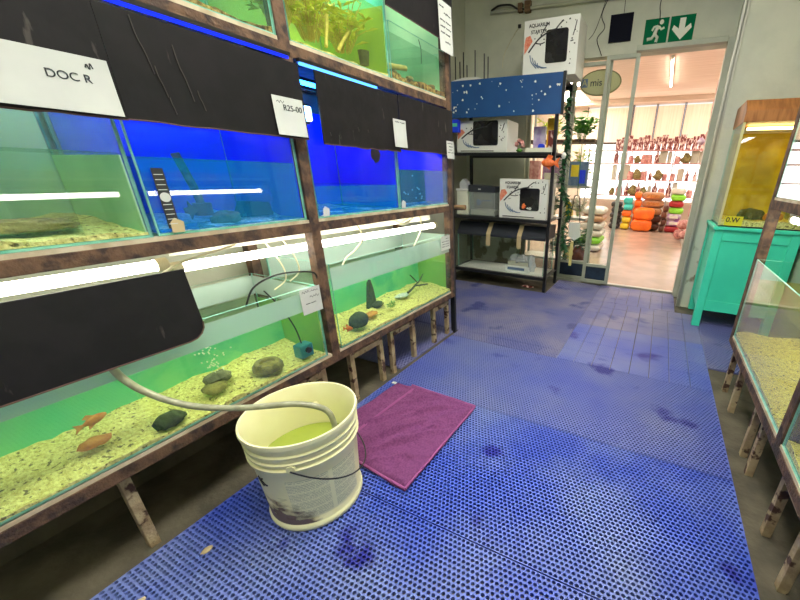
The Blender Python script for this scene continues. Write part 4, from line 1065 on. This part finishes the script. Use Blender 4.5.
# hanging goods between shelving and glass
e = thing('plastic_goldfish', (-1.01, 3.47, 1.27), 'orange plastic goldfish hanging at the right end of the shelving', 'ornament')
c = (-1.02, 3.47, 1.27)
MB().blob(c, (.065, .018, .035), 2, .05).build('body', 'orange', e, smooth=60)
f = lambda u, v, d: (c[0]+u, c[1]+d, c[2]+v)
MB().prism([(.05, .008), (.11, .05), (.095, 0), (.11, -.045), (.05, -.008)], f, -.003, .003).build('tail_fin', 'orange', e)
MB().prism([(-.03, .03), (.03, .028), (.045, .06), (.0, .07)], f, -.002, .002).build('dorsal_fin', 'orange', e)
MB().prism([(-.02, -.03), (.02, -.03), (.02, -.06)], f, -.002, .002).build('belly_fin', 'orange', e)
MB().cyl((-1.0, 3.48, 1.30), (-1.0, 3.50, 1.38), .0012, n=5).build('string', 'white', e)
def garland(x, y, z0, z1, label, seed, m='darkgreen', w=.07):
    rd = random.Random(seed); e = thing('plant_garland', (x, y, z0), label, 'artificial plant')
    pts = [(x+.02*math.sin(k*1.3+seed), y, z1+(z0-z1)*k/8) for k in range(9)]
    MB().tube(pts, .004, 6).build('stem', m, e)
    lm = MB()
    for k in range(240):
        t = rd.random(); z = z1+(z0-z1)*t; b = Vector((x+.02*math.sin(t*8*1.3+seed), y, z)); a = rd.uniform(0, 2*PI)
        d = Vector((math.cos(a), math.sin(a)*.8, rd.uniform(-.9, .3)))*w*rd.uniform(.5, 1.2); sd = Vector((-math.sin(a), math.cos(a), 0))*.018
        mid = b+d*.5; up = Vector((0, 0, .001))
        lm.add([b, mid-sd, b+d, mid+sd, b+up, mid-sd+up, b+d+up, mid+sd+up], [(0,1,2,3), (7,6,5,4), (0,4,5,1), (1,5,6,2), (2,6,7,3), (3,7,4,0)])
    lm.build('leaves', m, e)
    return e
garland(-.90, 3.60, .95, 1.85, 'long dark green plastic plant hanging beside the shelving post', 3)
garland(-.89, 3.84, .30, 1.00, 'lower dark green plastic plant hanging behind the shelving post', 5, w=.06)
tag(MB().blob((-.885, 3.50, 1.335), (.022, .02, .026), 7, .3).build('skull_ornament', 'white', smooth=60), 'small white skull ornament among the hanging plants', 'ornament')
e = thing('fishing_net', (-.75, 3.75, .5), 'white hand net with a black hoop hanging near the glass', 'fishing net')
MB().tube([(-.80, 3.75, .98), (-.83, 3.75, .72), (-.72, 3.75, .72), (-.75, 3.75, .98), (-.80, 3.75, .98)], .005, 6, smooth=False).build('hoop', 'blackplastic', e)
MB().prism([(-.83, .72), (-.72, .72), (-.70, .58), (-.76, .54), (-.82, .58)], lambda u, v, d: (u, 3.75+d, v), -.015, .015).build('mesh_bag', 'netwhite', e)
MB().cyl((-.775, 3.75, .98), (-.78, 3.75, 1.45), .004, n=8).build('handle', 'darkgreen', e)
e = thing('net_handle', (-.79, 3.78, .2), 'pale yellow stick hanging below the hand net', 'stick')
MB().box(-.80, -.77, 3.77, 3.785, .26, .52).build('stick', 'netyellow', e, bevel=.003)

# ------------------------------------------------------------------ back wall fittings
def runner(poly, fn):
    pass
e = thing('exit_sign', (-.29, 4.14, 2.28), 'green emergency exit sign with a running figure', 'exit sign')
def signplate(x0, x1, z0, z1, e):
    return bx(x0, x1, 4.138, 4.149, z0, z1).build('plate', 'signgreen', e, bevel=.001)
pl1 = signplate(-.40, -.205, 2.285, 2.475, e)
F3 = lambda u, v, d: (-.40+.195*u, 4.1378-d, 2.285+.19*v)
mb = MB()
def limb(pts, r): mb.tube([F3(u, v, .0003) for u, v in pts], r, 8, smooth=False)
for ps, r in (([(.58, .70), (.46, .40)], .016), ([(.46, .40), (.60, .26), (.56, .08)], .0125), ([(.46, .40), (.36, .24), (.16, .22)], .0125), ([(.56, .70), (.40, .68), (.33, .54)], .009), ([(.60, .68), (.72, .56), (.84, .62)], .009)):
    limb(ps, r)
mb.cyl(F3(.70, .84, -.0003), F3(.70, .84, .003), .0175, n=20)
mb.build('running_figure', 'signwhite', pl1)
e2 = thing('direction_sign', (-.10, 4.14, 2.28), 'green sign with a white arrow pointing down', 'exit sign')
pl2 = signplate(-.19, .005, 2.285, 2.475, e2)
F4 = lambda u, v, d: (-.19+.195*u, 4.1378-d, 2.285+.19*v)
MB().prism([(.38, .90), (.62, .90), (.62, .50), (.84, .66), (.90, .50), (.50, .08), (.10, .50), (.16, .66), (.38, .50)], F4, 0, .002).build('arrow', 'signwhite', pl2)
e = thing('wall_plaque', (-.61, 4.14, 2.33), 'square dark plaque on the wall left of the exit signs', 'plaque')
bx(-.712, -.512, 4.134, 4.149, 2.335, 2.545).build('plate', 'plaque', e, bevel=.002)
MB().prism([(.0, 0), (.2, 0), (.2, .21), (0, .21)], lambda u, v, d: (-.712+u, 4.1335-d, 2.335+v), 0, .001).build('face', 'plaque', e)
# wires around the signs
cable([(-.285, 4.145, 2.99), (-.275, 4.14, 2.75), (-.30, 4.14, 2.58), (-.285, 4.1355, 2.48), (-.288, 4.1345, 2.30), (-.285, 4.14, 2.24)], .0035, 'blackcable', 'twisted black cable running down behind the running figure sign')
cable([(-.77, 4.145, 2.99), (-.75, 4.14, 2.72), (-.80, 4.14, 2.56), (-.76, 4.14, 2.46), (-.82, 4.14, 2.38), (-.78, 4.14, 2.28), (-.76, 4.14, 2.24)], .0035, 'blackcable', 'frayed black cable hanging left of the dark plaque')
cable([(-.73, 4.14, 2.99), (-.77, 4.14, 2.70), (-.84, 4.14, 2.46), (-.90, 4.14, 2.38)], .0025, 'blackcable', 'thin dark wire drooping toward the top carton')
cable([(-.60, 4.145, 2.99), (-.602, 4.14, 2.75), (-.60, 4.14, 2.55)], .0025, 'blackcable', 'thin wire hanging down to the dark plaque')
# pipes and conduit along the wall top
e = thing('wall_conduit', (-1.2, 4.12, 2.70), 'pale conduit pipe running along the top of the back wall', 'pipe')
MB().cyl((-1.94, 4.125, 2.705), (.33, 4.125, 2.64), .014, n=12).build('pipe', 'wall', e, smooth=40)
MB().box(-1.56, -1.50, 4.10, 4.149, 2.66, 2.75).build('clamp', 'wood', e)
MB().box(-1.63, -1.585, 4.10, 4.149, 2.67, 2.74).build('clamp', 'wood', e)
cable([(-1.93, 4.12, 2.72), (-1.85, 4.11, 2.745), (-1.76, 4.10, 2.74), (-1.70, 4.10, 2.73), (-1.64, 4.11, 2.70), (-1.56, 4.12, 2.69)], .009, 'blackcable', 'thick black cable bundle joining the wall conduit')
cable([(-1.62, 4.143, 2.56), (-1.64, 4.14, 2.54), (-1.72, 4.14, 2.44), (-1.78, 4.14, 2.34), (-1.80, 4.14, 2.22)], .003, 'cable', 'thin pale wire trailing down the wall above the shelving')
tag(bx(-1.635, -1.605, 4.138, 4.149, 2.55, 2.58).build('wall_hook', 'blackplastic'), 'small dark hook holding the pale wire on the back wall', 'hook')

# oval sign behind the glass
e = thing('oval_sign', (-.75, 4.25, 1.93), 'oval cream shop sign hanging behind the glass door', 'sign')
def oval(rx, rz, y0, y1, m, name):
    MB().prism([(rx*math.cos(t*PI/24), rz*math.sin(t*PI/24)) for t in range(48)], lambda u, v, d: (-.765+u, d, 2.045+v), y0, y1).build(name, m, e)
oval(.205, .115, 4.262, 4.275, 'signrim', 'rim'); oval(.193, .103, 4.258, 4.2615, 'signcream', 'face')
bx(-.955, -.890, 4.2555, 4.2575, 2.01, 2.085).build('initial_block', 'blueprint', e)
text('A', .075, (-.922, 4.2545, 2.047), R_BACK, 'signcream', 'lettering', e, bold=.001)
text('mis', .088, (-.805, 4.2565, 2.045), R_BACK, 'blackprint', 'lettering', e, bold=.001)

# ------------------------------------------------------------------ turquoise cabinet and its tank
cx0, cx1, cy0, cy1 = .42, .97, 3.225, 3.735
e = thing('cabinet', (.70, 3.48, FZ), 'turquoise painted cabinet on legs beside the doorway', 'cabinet')
for x in (cx0, cx1-.06):
    for y in (cy0, cy1-.06):
        bx(x, x+.06, y, y+.06, -.0005, .80).build('leg', 'turq', e, bevel=.004)
bx(cx0+.0605, cx1-.0605, cy0+.004, cy0+.03, .145, .235).build('rail', 'turq', e, bevel=.003)
bx(cx0+.0605, cx1-.0605, cy0+.004, cy0+.03, .72, .80).build('rail', 'turq', e, bevel=.003)
bx(cx0+.0605, cx1-.0605, cy0+.012, cy0+.028, .236, .719).build('panel', 'turqd', e)
bx(cx0+.008, cx0+.028, cy0+.0605, cy1-.0605, .145, .80).build('side_panel', 'turqd', e)
bx(cx1-.028, cx1-.008, cy0+.0605, cy1-.0605, .145, .80).build('side_panel', 'turqd', e)
bx(cx0-.012, cx1+.012, cy0-.014, cy1+.012, .801, .826).build('top', 'turq', e, bevel=.004)
bx(cx0+.03, cx1-.03, cy0+.031, cy1-.03, .15, .16).build('bottom_board', 'turqd', e)
e = thing('aquarium', (.70, 3.48, .83), 'yellow lit aquarium standing on the turquoise cabinet', 'aquarium')
x0, x1, y0, y1 = .435, .955, 3.24, 3.70
for y in (y0, y1-.006): MB().pane(1, x0, x1, y, y+.006, .834, 1.53).build('pane', ['glass', 'edge'], e)
for x in (x0, x1-.006): MB().pane(0, x, x+.006, y0+.0065, y1-.0065, .834, 1.53).build('pane', ['glass', 'edge'], e)
bx(x0, x1, y0, y1, .827, .834).build('bottom_pane', 'blackplastic', e)
o = grav(MB(), x0+.008, x1-.008, y0+.008, y1-.008, .836, .875, .875, 33).build('gravel', 'gravely', e, smooth=60); o['kind'] = 'stuff'
bx(x0+.009, x1-.009, y0+.009, y1-.009, .837, 1.46).build('water', 'wateryellow', e)
bx(x0+.01, x1-.01, y1-.012, y1-.0085, .84, 1.50).build('backing_sheet', simple('olive backing', (200, 184, 60), (160, 140, 40), .7, 5), e)
MB().prism([(y0-.004, 1.531), (y1+.004, 1.531), (y1+.004, 1.68), (y0+.10, 1.68), (y0-.004, 1.60)], lambda u, v, d: (d, u, v), x0-.004, x1+.004).build('hood', simple('wooden hood', (170, 112, 60), (140, 88, 44), .5, (40, 6, 6)), e, bevel=.004)
bx(x0+.06, x1-.06, 3.42, 3.48, 1.505, 1.518).build('lamp', 'yellowlamp', e)
for x in (x0-.004, x1-.012): bx(x, x+.016, y0-.006, y0-.0005, .834, 1.53).build('corner_trim', 'signcream', e)
rock((.66, 3.42, .905), (.09, .06, .05), 50, 'darkrock', 'dark rock inside the aquarium on the turquoise cabinet')
rock((.80, 3.38, .90), (.06, .05, .04), 51, 'orangestone', 'orange stone inside the aquarium on the turquoise cabinet')
e = thing('price_tag', (.53, 3.23, .84), 'yellow price tag at the foot of the cabinet aquarium', 'price tag')
bx(.47, .585, 3.2335, 3.236, .836, .905).build('card', simple('yellow card', (206, 200, 40), None, .6), e)
text('0.W', .05, (.52, 3.2325, .877), R_BACK, 'blackprint', 'lettering', e, bold=.001)

# ------------------------------------------------------------------ right hand tank rack
RX = .50
rack(-1, RX, .96, .15, 1.26, 2.24, 'dark steel rack of tanks along the right side of the aisle', [1.0, 1.20, 1.50, 1.62, 1.98, 2.2], 1.62, mid_ts=(1.03, 1.07))
aquarium(.20, 1.23, .346, .78, .68, (.37, .39), 'lower tank of the right rack nearest the camera', 'backgreen', 'wateryellow', 'gravely', xf=RX+.004, xb=.93, seed=61)
aquarium(1.29, 2.19, .346, .78, .68, (.37, .39), 'lower tank of the right rack, yellowish water, next to the cabinet', 'backgreen', 'wateryellow', 'gravely', xf=RX+.004, xb=.93, seed=62)
aquarium(.20, 1.23, 1.084, 1.45, 1.36, (1.10, 1.12), 'upper tank of the right rack nearest the camera', 'backteal', 'waterclear', 'gravelbrown', xf=RX+.004, xb=.93, seed=63)
aquarium(1.29, 2.19, 1.084, 1.45, 1.36, (1.10, 1.12), 'upper tank of the right rack next to the cabinet', 'backteal', 'waterclear', 'gravelbrown', xf=RX+.004, xb=.93, seed=64)
tube_light(.60, .22, .985, 1.24, .985, 'lit tube under the right rack middle shelf nearest the camera', zup=.018, xo=.0)
tube_light(.60, 1.33, .985, 2.19, .985, 'lit tube under the right rack middle shelf at the far bay', zup=.018, xo=.0)
tube_light(.72, .22, 1.56, 1.24, 1.56, 'lit tube over the right rack upper tank nearest the camera', body=False)
tube_light(.72, 1.33, 1.56, 2.19, 1.56, 'lit tube over the right rack upper tank at the far bay', body=False)

# ------------------------------------------------------------------ added ceiling lamps, put in to light the aisle and shop
def added_ceil_lamp(x, y, z, m, label, sx=.3, sy=.6, grp='added ceiling panels'):
    e = thing('added_ceiling_light', (x, y, z), label, 'added ceiling light')
    bx(x-sx, x+sx, y-sy, y+sy, z-.03, z-.022).build('diffuser', m, e)
    MB().box(x-sx-.02, x+sx+.02, y-sy-.02, y+sy+.02, z-.0215, z).build('housing', 'whitemetal', e)
added_ceil_lamp(-.35, .2, 3.0, 'panel', 'added ceiling light panel over the near end of the aisle')  # aisle pair added overhead, out of view, to set the room brightness
added_ceil_lamp(-.35, 1.75, 3.0, 'panel', 'added ceiling light panel over the far end of the aisle')
added_ceil_lamp(-.9, 5.4, 3.0, 'addedshoppanel', 'added ceiling light panel in the shop just inside the doorway')  # shop panels added to brighten the room beyond the door
added_ceil_lamp(.9, 6.8, 3.0, 'addedshoppanel', 'added ceiling light panel on the right of the shop')
added_ceil_lamp(-2.2, 8.2, 3.0, 'addedshoppanel', 'added ceiling light panel at the back left of the shop')
added_ceil_lamp(1.9, 9.6, 3.0, 'addedshoppanel', 'added ceiling light panel at the back right of the shop')  # this and the next added off to the sides to brighten the blinds
added_ceil_lamp(-2.4, 9.9, 3.0, 'addedshoppanel', 'added ceiling light panel in the far left corner of the shop')
tube_light(-.22, 7.35, 2.96, 9.4, 2.96, 'bright ceiling tube in the shop seen through the doorway', mat_tube='tubeshop', zup=.012, xo=0)

# ------------------------------------------------------------------ shop beyond the door
# windows at the back
for k, (xa, xb) in enumerate(((-2.2, -1.04), (-1.03, -.48), (-.47, .16), (.17, .80), (.81, 2.0))):
    e = bpy.data.objects.new('window_%d' % (k+3), None); COL.objects.link(e); e.location = ((xa+xb)/2, 11.0, .6); struct(e)
    bx(xa+.02, xb-.02, 10.98, 10.99, .62, 2.00).build('pane', 'window', e)
    bx(xa, xb, 10.95, 10.979, 2.06, 2.86).build('blind', 'blindm', e)
    MB().box(xa, xa+.016, 10.93, 11.0, 2.05, 2.9).box(xb-.016, xb, 10.93, 11.0, 2.05, 2.9).box(xa, xb, 10.93, 11.0, 2.0, 2.049).build('frame', 'rust', e)
struct(bx(-3.6, 3.0, 10.6, 11.0, 2.90, 3.0).build('trim_5', 'shopceil'))
e = thing('display_shelf', (0, 10.5, 0), 'long shop display shelf in front of the bright windows', 'shelf')
for z in (.72, 1.11, 1.50, 1.80): bx(-2.0, 1.6, 10.35, 10.65, z, z+.025).build('shelf_board', 'pink', e)
for x in (-2.0, -.9, .1, 1.1, 1.58): bx(x, x+.03, 10.62, 10.65, 0, 2.1).build('upright', 'alu', e)
rd = random.Random(77)
# goods on the shelves
kinds = [('jar', 'pink'), ('bottle', 'maroon'), ('ornament', 'tanrock'), ('packet', 'cartonside')]
protos = []
for nm, m in kinds:
    e = MB()
    if nm == 'bottle': e.lathe([(0, 0), (.035, 0), (.035, .10), (.014, .13), (.014, .17), (0, .17)], (0, 0, 0), 12)
    elif nm == 'jar': e.lathe([(0, 0), (.045, 0), (.045, .08), (.038, .09), (.038, .11), (0, .11)], (0, 0, 0), 12)
    elif nm == 'ornament': e.blob((0, 0, .05), (.06, .05, .07), 3, .5, 12, 8, flat=.05)
    else: e.prism([(-.045, 0), (.045, 0), (.05, .16), (.02, .18), (-.05, .17)], lambda u, v, d: (u, d, v), -.02, .02)
    protos.append((nm, e, m))
used = {}
for z, lab in ((.745, 'lowest'), (1.135, 'middle'), (1.525, 'upper')):
    x = -1.25
    while x < .75:
        k = rd.randrange(4); nm, mb, m = protos[k]
        if k not in used:
            o = mb.build(nm, m, smooth=40, loc=(0, 0, 0)); used[k] = o
        else:
            o = used[k].copy(); COL.objects.link(o)
        o.location = (x, 10.48, z); o.rotation_euler.z = rd.uniform(0, 6); q = rd.uniform(1.25, 2.0); o.scale = (q, q, q)
        tag(o, 'small %s on the %s shelf in front of the shop windows' % (nm, lab), nm, '%ss on the %s shop shelf' % (nm, lab))
        x += rd.uniform(.12, .19)
# dark red picture packets on the top row
for k in range(15):
    x = -1.3+k*.135; h = .25+.04*(k % 3)
    o = bx(x, x+.125, 10.42, 10.50, 1.826, 1.826+h).build('product_box', 'maroon', bevel=.004)
    tag(o, 'maroon product box in the row on top of the shop display shelf', 'box', 'maroon boxes on the display shelf')

# pet food sacks
def sack_mesh(w, d, h, seed, m, band, name='pet_food_sack', ends=None):
    e = thing(name, (0, 0, 0), 'x', 'sack')
    V = []; nu = 24; nv = 12
    for j in range(nv+1):
        t = j/nv; x = -w/2+w*t
        k = (1-abs(2*t-1)**10)*.5+.5
        for i in range(nu):
            a = 2*PI*i/nu; cy = math.copysign(abs(math.cos(a))**.45, math.cos(a)); cz = math.copysign(abs(math.sin(a))**.55, math.sin(a))
            V.append((x, cy*d/2*(.94+.06*k), h/2+cz*h/2*k*(1+.05*noise.noise(Vector((x*8, a, seed))))))
    F = [(j*nu+i, j*nu+(i+1) % nu, (j+1)*nu+(i+1) % nu, (j+1)*nu+i) for j in range(nv) for i in range(nu)]
    F += [tuple(range(nu)), tuple(range(nv*nu, (nv+1)*nu))]
    bo = MB().add(V, F).build('body', m, e, smooth=60)
    if band:
        bx(-w*.30, w*.30, -d/2-.003, -d/2*.985, h*.30, h*.72).build('printed_band', band, bo, bevel=.003)
    return e
sackm = {}
for nm, c, c2 in (('black', (52, 44, 42), (34, 30, 30)), ('tealsack', (70, 206, 196), (50, 186, 176)), ('yellowsack', (222, 192, 30), (238, 214, 60)), ('orangesack', (240, 104, 20), (250, 128, 36)), ('tansack', (196, 150, 110), (176, 128, 90)), ('limesack', (130, 214, 40), (150, 226, 70)), ('redsack', (176, 36, 40), (150, 26, 34)), ('whitesack', (226, 222, 206), (206, 204, 190)), ('brownsack', (110, 62, 40), (84, 44, 30)), ( 'lilacsack', (150, 96, 150), (210, 200, 206))):
    M[nm] = simple(nm, c, c2, .4, 6)
Y0 = 7.9
# columns: (x centre, width, height, colours bottom to top, depth y)
cols = [(-.95, .25, .128, ['black']*5, 9.5, None, 'far left column'),
        (-.70, .20, .150, ['yellowsack', 'yellowsack', 'orangesack', 'tealsack', 'tealsack'], 9.5, None, 'second column from the left'),
        (-.315, .44, .265, ['orangesack', 'orangesack'], 9.3, None, 'pair at the front of the stack'),
        (-.50, .15, .175, ['orangesack', 'orangesack', 'orangesack', 'orangesack', 'orangesack'], 9.62, None, 'column behind the front pair'),
        (-.17, .48, .175, ['brownsack', 'brownsack', 'tansack', 'tansack', 'tansack'], 9.68, None, 'wide column behind the front pair'),
        (.13, .11, .15, ['brownsack']*4, 9.5, None, 'narrow dark column'),
        (.345, .30, .142, ['redsack', 'lilacsack', 'lilacsack', 'limesack', 'redsack', 'limesack', 'whitesack'], 9.5, None, 'right hand column')]
names = {'black': 'black', 'tealsack': 'teal', 'yellowsack': 'yellow', 'orangesack': 'orange', 'tansack': 'tan', 'limesack': 'lime green', 'redsack': 'red', 'whitesack': 'white', 'brownsack': 'brown', 'lilacsack': 'lilac'}
ordn = ['bottom', 'second from bottom', 'third from bottom', 'fourth from bottom', 'fifth from bottom', 'sixth from bottom', 'topmost']
proto = {}
for ci, (x, w, h, cl, yy, _, where) in enumerate(cols):
    for k, c in enumerate(cl):
        key = (round(w, 2), round(h, 2), c)
        lab = '%s pet food sack, %s in the %s' % (names[c], ordn[k] if k < len(cl)-1 else 'topmost', where)
        loc = (x+(.012 if k % 2 else -.008), yy+(.01 if k % 2 else 0), k*h*.985)
        if key not in proto:
            e = sack_mesh(w, .34, h, ci+k, c, 'whitesack' if c == 'lilacsack' else ('orangestone' if c == 'tansack' else None))
            e.location = loc; e['label'] = lab; e['group'] = 'pet food sacks in the shop'; proto[key] = e
        else:
            dup(proto[key], loc, lab, group='pet food sacks in the shop')
# pale sacks pile behind the glass door and plush goods right of the doorway
for k in range(6):
    c = ['whitesack', 'limesack', 'whitesack', 'whitesack', 'tansack', 'whitesack'][k]
    e = sack_mesh(.36, .5, .12, 40+k, c, None); e.location = (-.98, 6.3, k*.118)
    e['label'] = '%s sack, %s of the low pile behind the glass door' % (names[c], ordn[k]); e['group'] = 'low sack pile behind the glass'
for k, (x, y, z, r) in enumerate(((.47, 8.35, .10, .115), (.58, 8.2, .11, .125), (.50, 8.37, .30, .11))):
    tag(MB().blob((x, y, z), (r, r, r*.9), 60+k, .25, flat=r*.85).build('cushion', 'pink', smooth=60), ['pink cushion low on the right of the shop doorway', 'pink cushion nearest the right jamb', 'pink cushion resting on the other two'][k], 'cushion')
# hanging packets stand on the right
e = thing('display_stand', (.66, 7.6, 0), 'wire stand of hanging packets on the right inside the shop', 'stand')
bx(.60, .63, 6.9, 8.1, 0, 2.62).build('back_panel', 'netwhite', e)
bx(.50, .74, 6.9, 8.1, 0.0, .05).build('base', 'alu', e)
pk = None; rd = random.Random(5)
for zz in range(9):
    for yy in range(6):
        y = 6.98+yy*.2; z = .50+zz*.25; x = .57-.03*rd.random()
        if pk is None:
            pk = MB().prism([(-.085, 0), (.085, 0), (.09, .09), (.07, .21), (-.075, .21)], lambda u, v, d: (d, u, v), -.012, .012).build('hanging_packet', 'pink', loc=(0, 0, 0)); o = pk
        else:
            o = pk.copy(); COL.objects.link(o)
        o.location = (x, y, z)
        tag(o, 'pink and white packet hanging on the wire stand in the shop', 'packet', 'packets on the wire stand')
tag(MB().blob((.42, 7.0, 1.72), (.05, .06, .05), 3, .3).build('purple_toy', 'lilacsack', smooth=60), 'purple toy hanging on the wire stand in the shop', 'toy')
tag(bx(.50, .55, 6.95, 7.05, 2.36, 2.46).build('yellow_tag', 'yellowsack'), 'yellow tag at the top of the wire stand', 'tag')

# things seen through the side light
e = thing('display_rack', (-1.25, 5.0, 0), 'shop rack with plants and goods behind the glass side light', 'rack')
for z in (.06, .62, 1.02, 1.56): bx(-1.75, -.86, 4.85, 5.2, z, z+.03).build('shelf_board', 'rust' if z > 1.5 else 'alu', e)
for x in (-1.75, -.89): bx(x, x+.03, 5.17, 5.20, 0, 2.2).build('upright', 'alu', e)
bush((-1.06, 5.0, 1.60), .30, .20, 40, 'green', 'bushy green plant on the rack behind the side light', name='potted_plant', leaf=.12, seed=51, stemm='green', wid=.05)
bush((-1.45, 5.0, 1.60), .26, .16, 30, 'yelgreen', 'yellow green plant on the rack behind the side light', name='potted_plant', leaf=.10, seed=52, stemm='green', wid=.04)
bush((-.98, 4.98, .66), .28, .14, 30, 'whitesack', 'white flowered plant on the low rack shelf', name='potted_plant', leaf=.07, seed=53, stemm='green', wid=.06)
bush((-1.25, 4.98, .10), .36, .18, 34, 'darkgreen', 'dark green plant at the foot of the rack behind the glass', name='potted_plant', leaf=.12, seed=54, stemm='green', wid=.04)
bush((-1.36, 4.98, .66), .30, .16, 30, 'darkgreen', 'dark green plant on the low rack shelf left of the white flowers', name='potted_plant', leaf=.10, seed=55, stemm='green', wid=.05)
bush((-.98, 5.02, .10), .42, .16, 40, 'darkgreen', 'dark green plant lowest behind the glass door', name='potted_plant', leaf=.12, seed=56, stemm='green', wid=.05)
bush((-1.02, 5.06, 1.06), .44, .12, 30, 'yelgreen', 'yellow green plant behind the picture box', name='potted_plant', leaf=.10, seed=57, stemm='green', wid=.04)
for k, (x, w, h, m, lab) in enumerate(((-1.68, .14, .30, 'pink', 'pink box at the left end of the glass rack shelf'), (-1.18, .10, .22, 'maroon', 'maroon box left of the picture box on the glass rack'), (-1.60, .2, .26, 'whitesack', 'white box low on the glass rack'), (-1.16, .12, .2, 'yellowsack', 'yellow box low on the glass rack'))):
    z = 1.051 if k < 2 else .651
    tag(bx(x-w/2, x+w/2, 5.04, 5.16, z, z+h).build('product_box', m, bevel=.004), lab, 'box')
e = thing('picture_box', (-1.02, 4.95, 1.05), 'blue and yellow picture box on the rack behind the side light', 'box')
bx(-1.16, -.92, 4.92, 5.02, 1.051, 1.34).build('box', 'blueprint', e, bevel=.004)
bx(-1.13, -1.03, 4.9185, 4.9195, 1.16, 1.30).build('picture', 'yellowsack', e)
bx(-1.02, -.94, 4.9185, 4.9195, 1.08, 1.24).build('picture', 'backblue', e)
e = thing('lilac_box', (-1.40, 4.95, 1.05), 'lilac box beside the picture box behind the side light', 'box')
bx(-1.52, -1.28, 4.94, 5.06, 1.051, 1.42).build('box', 'lilacsack', e, bevel=.004)
bx(-1.49, -1.31, 4.9385, 4.9395, 1.1, 1.2).build('print_band', 'whitesack', e)
tag(MB().blob((-.93, 4.93, .14), (.10, .08, .12), 71, .3, flat=.05).build('brown_gourd', 'brownsack', smooth=60), 'round brown pot low behind the glass door', 'pot')
tag(MB().blob((-1.05, 4.93, .15), (.09, .08, .10), 72, .3, flat=.05).build('yellow_gourd', 'netyellow', smooth=60), 'yellowish round pot low behind the side light', 'pot')

# ------------------------------------------------------------------ world, camera, view
w = bpy.data.worlds.new('world'); bpy.context.scene.world = w; w.use_nodes = True
bg = w.node_tree.nodes['Background']; bg.inputs[0].default_value = (.8, .85, .9, 1); bg.inputs[1].default_value = .6

cam = bpy.data.cameras.new('camera'); co = bpy.data.objects.new('camera', cam); COL.objects.link(co)
f = 351.53484941; px, py = 495.65585942, 318.98007405
Rm = [[.91262203, -.02124827, .40825182], [.1720936, .92581799, -.33651871], [-.37081643, .37737191, .84857859]]
row = lambda k: Vector((Rm[k][0], Rm[k][2], -Rm[k][1]))
right, up, back = row(0), -row(1), -row(2)
mw = Matrix((( right.x, up.x, back.x, 0), (right.y, up.y, back.y, 0), (right.z, up.z, back.z, 1.15), (0, 0, 0, 1)))
co.matrix_world = mw
cam.sensor_fit = 'HORIZONTAL'; cam.sensor_width = 36; cam.lens = f*36/800
cam.shift_x = (400-px)/800; cam.shift_y = (py-300)/800
cam.clip_start = .02
sc = bpy.context.scene; sc.camera = co
sc.view_settings.view_transform = 'Standard'; sc.view_settings.look = 'None'; sc.view_settings.gamma = 1
sc.view_settings.use_curve_mapping = False; sc.view_settings.exposure = 1.2
sc.cycles.use_denoising = True
sc.cycles.max_bounces = 10; sc.cycles.transparent_max_bounces = 40; sc.cycles.diffuse_bounces = 5
sc.cycles.sample_clamp_indirect = 6
sc.cycles.caustics_reflective = False; sc.cycles.caustics_refractive = False
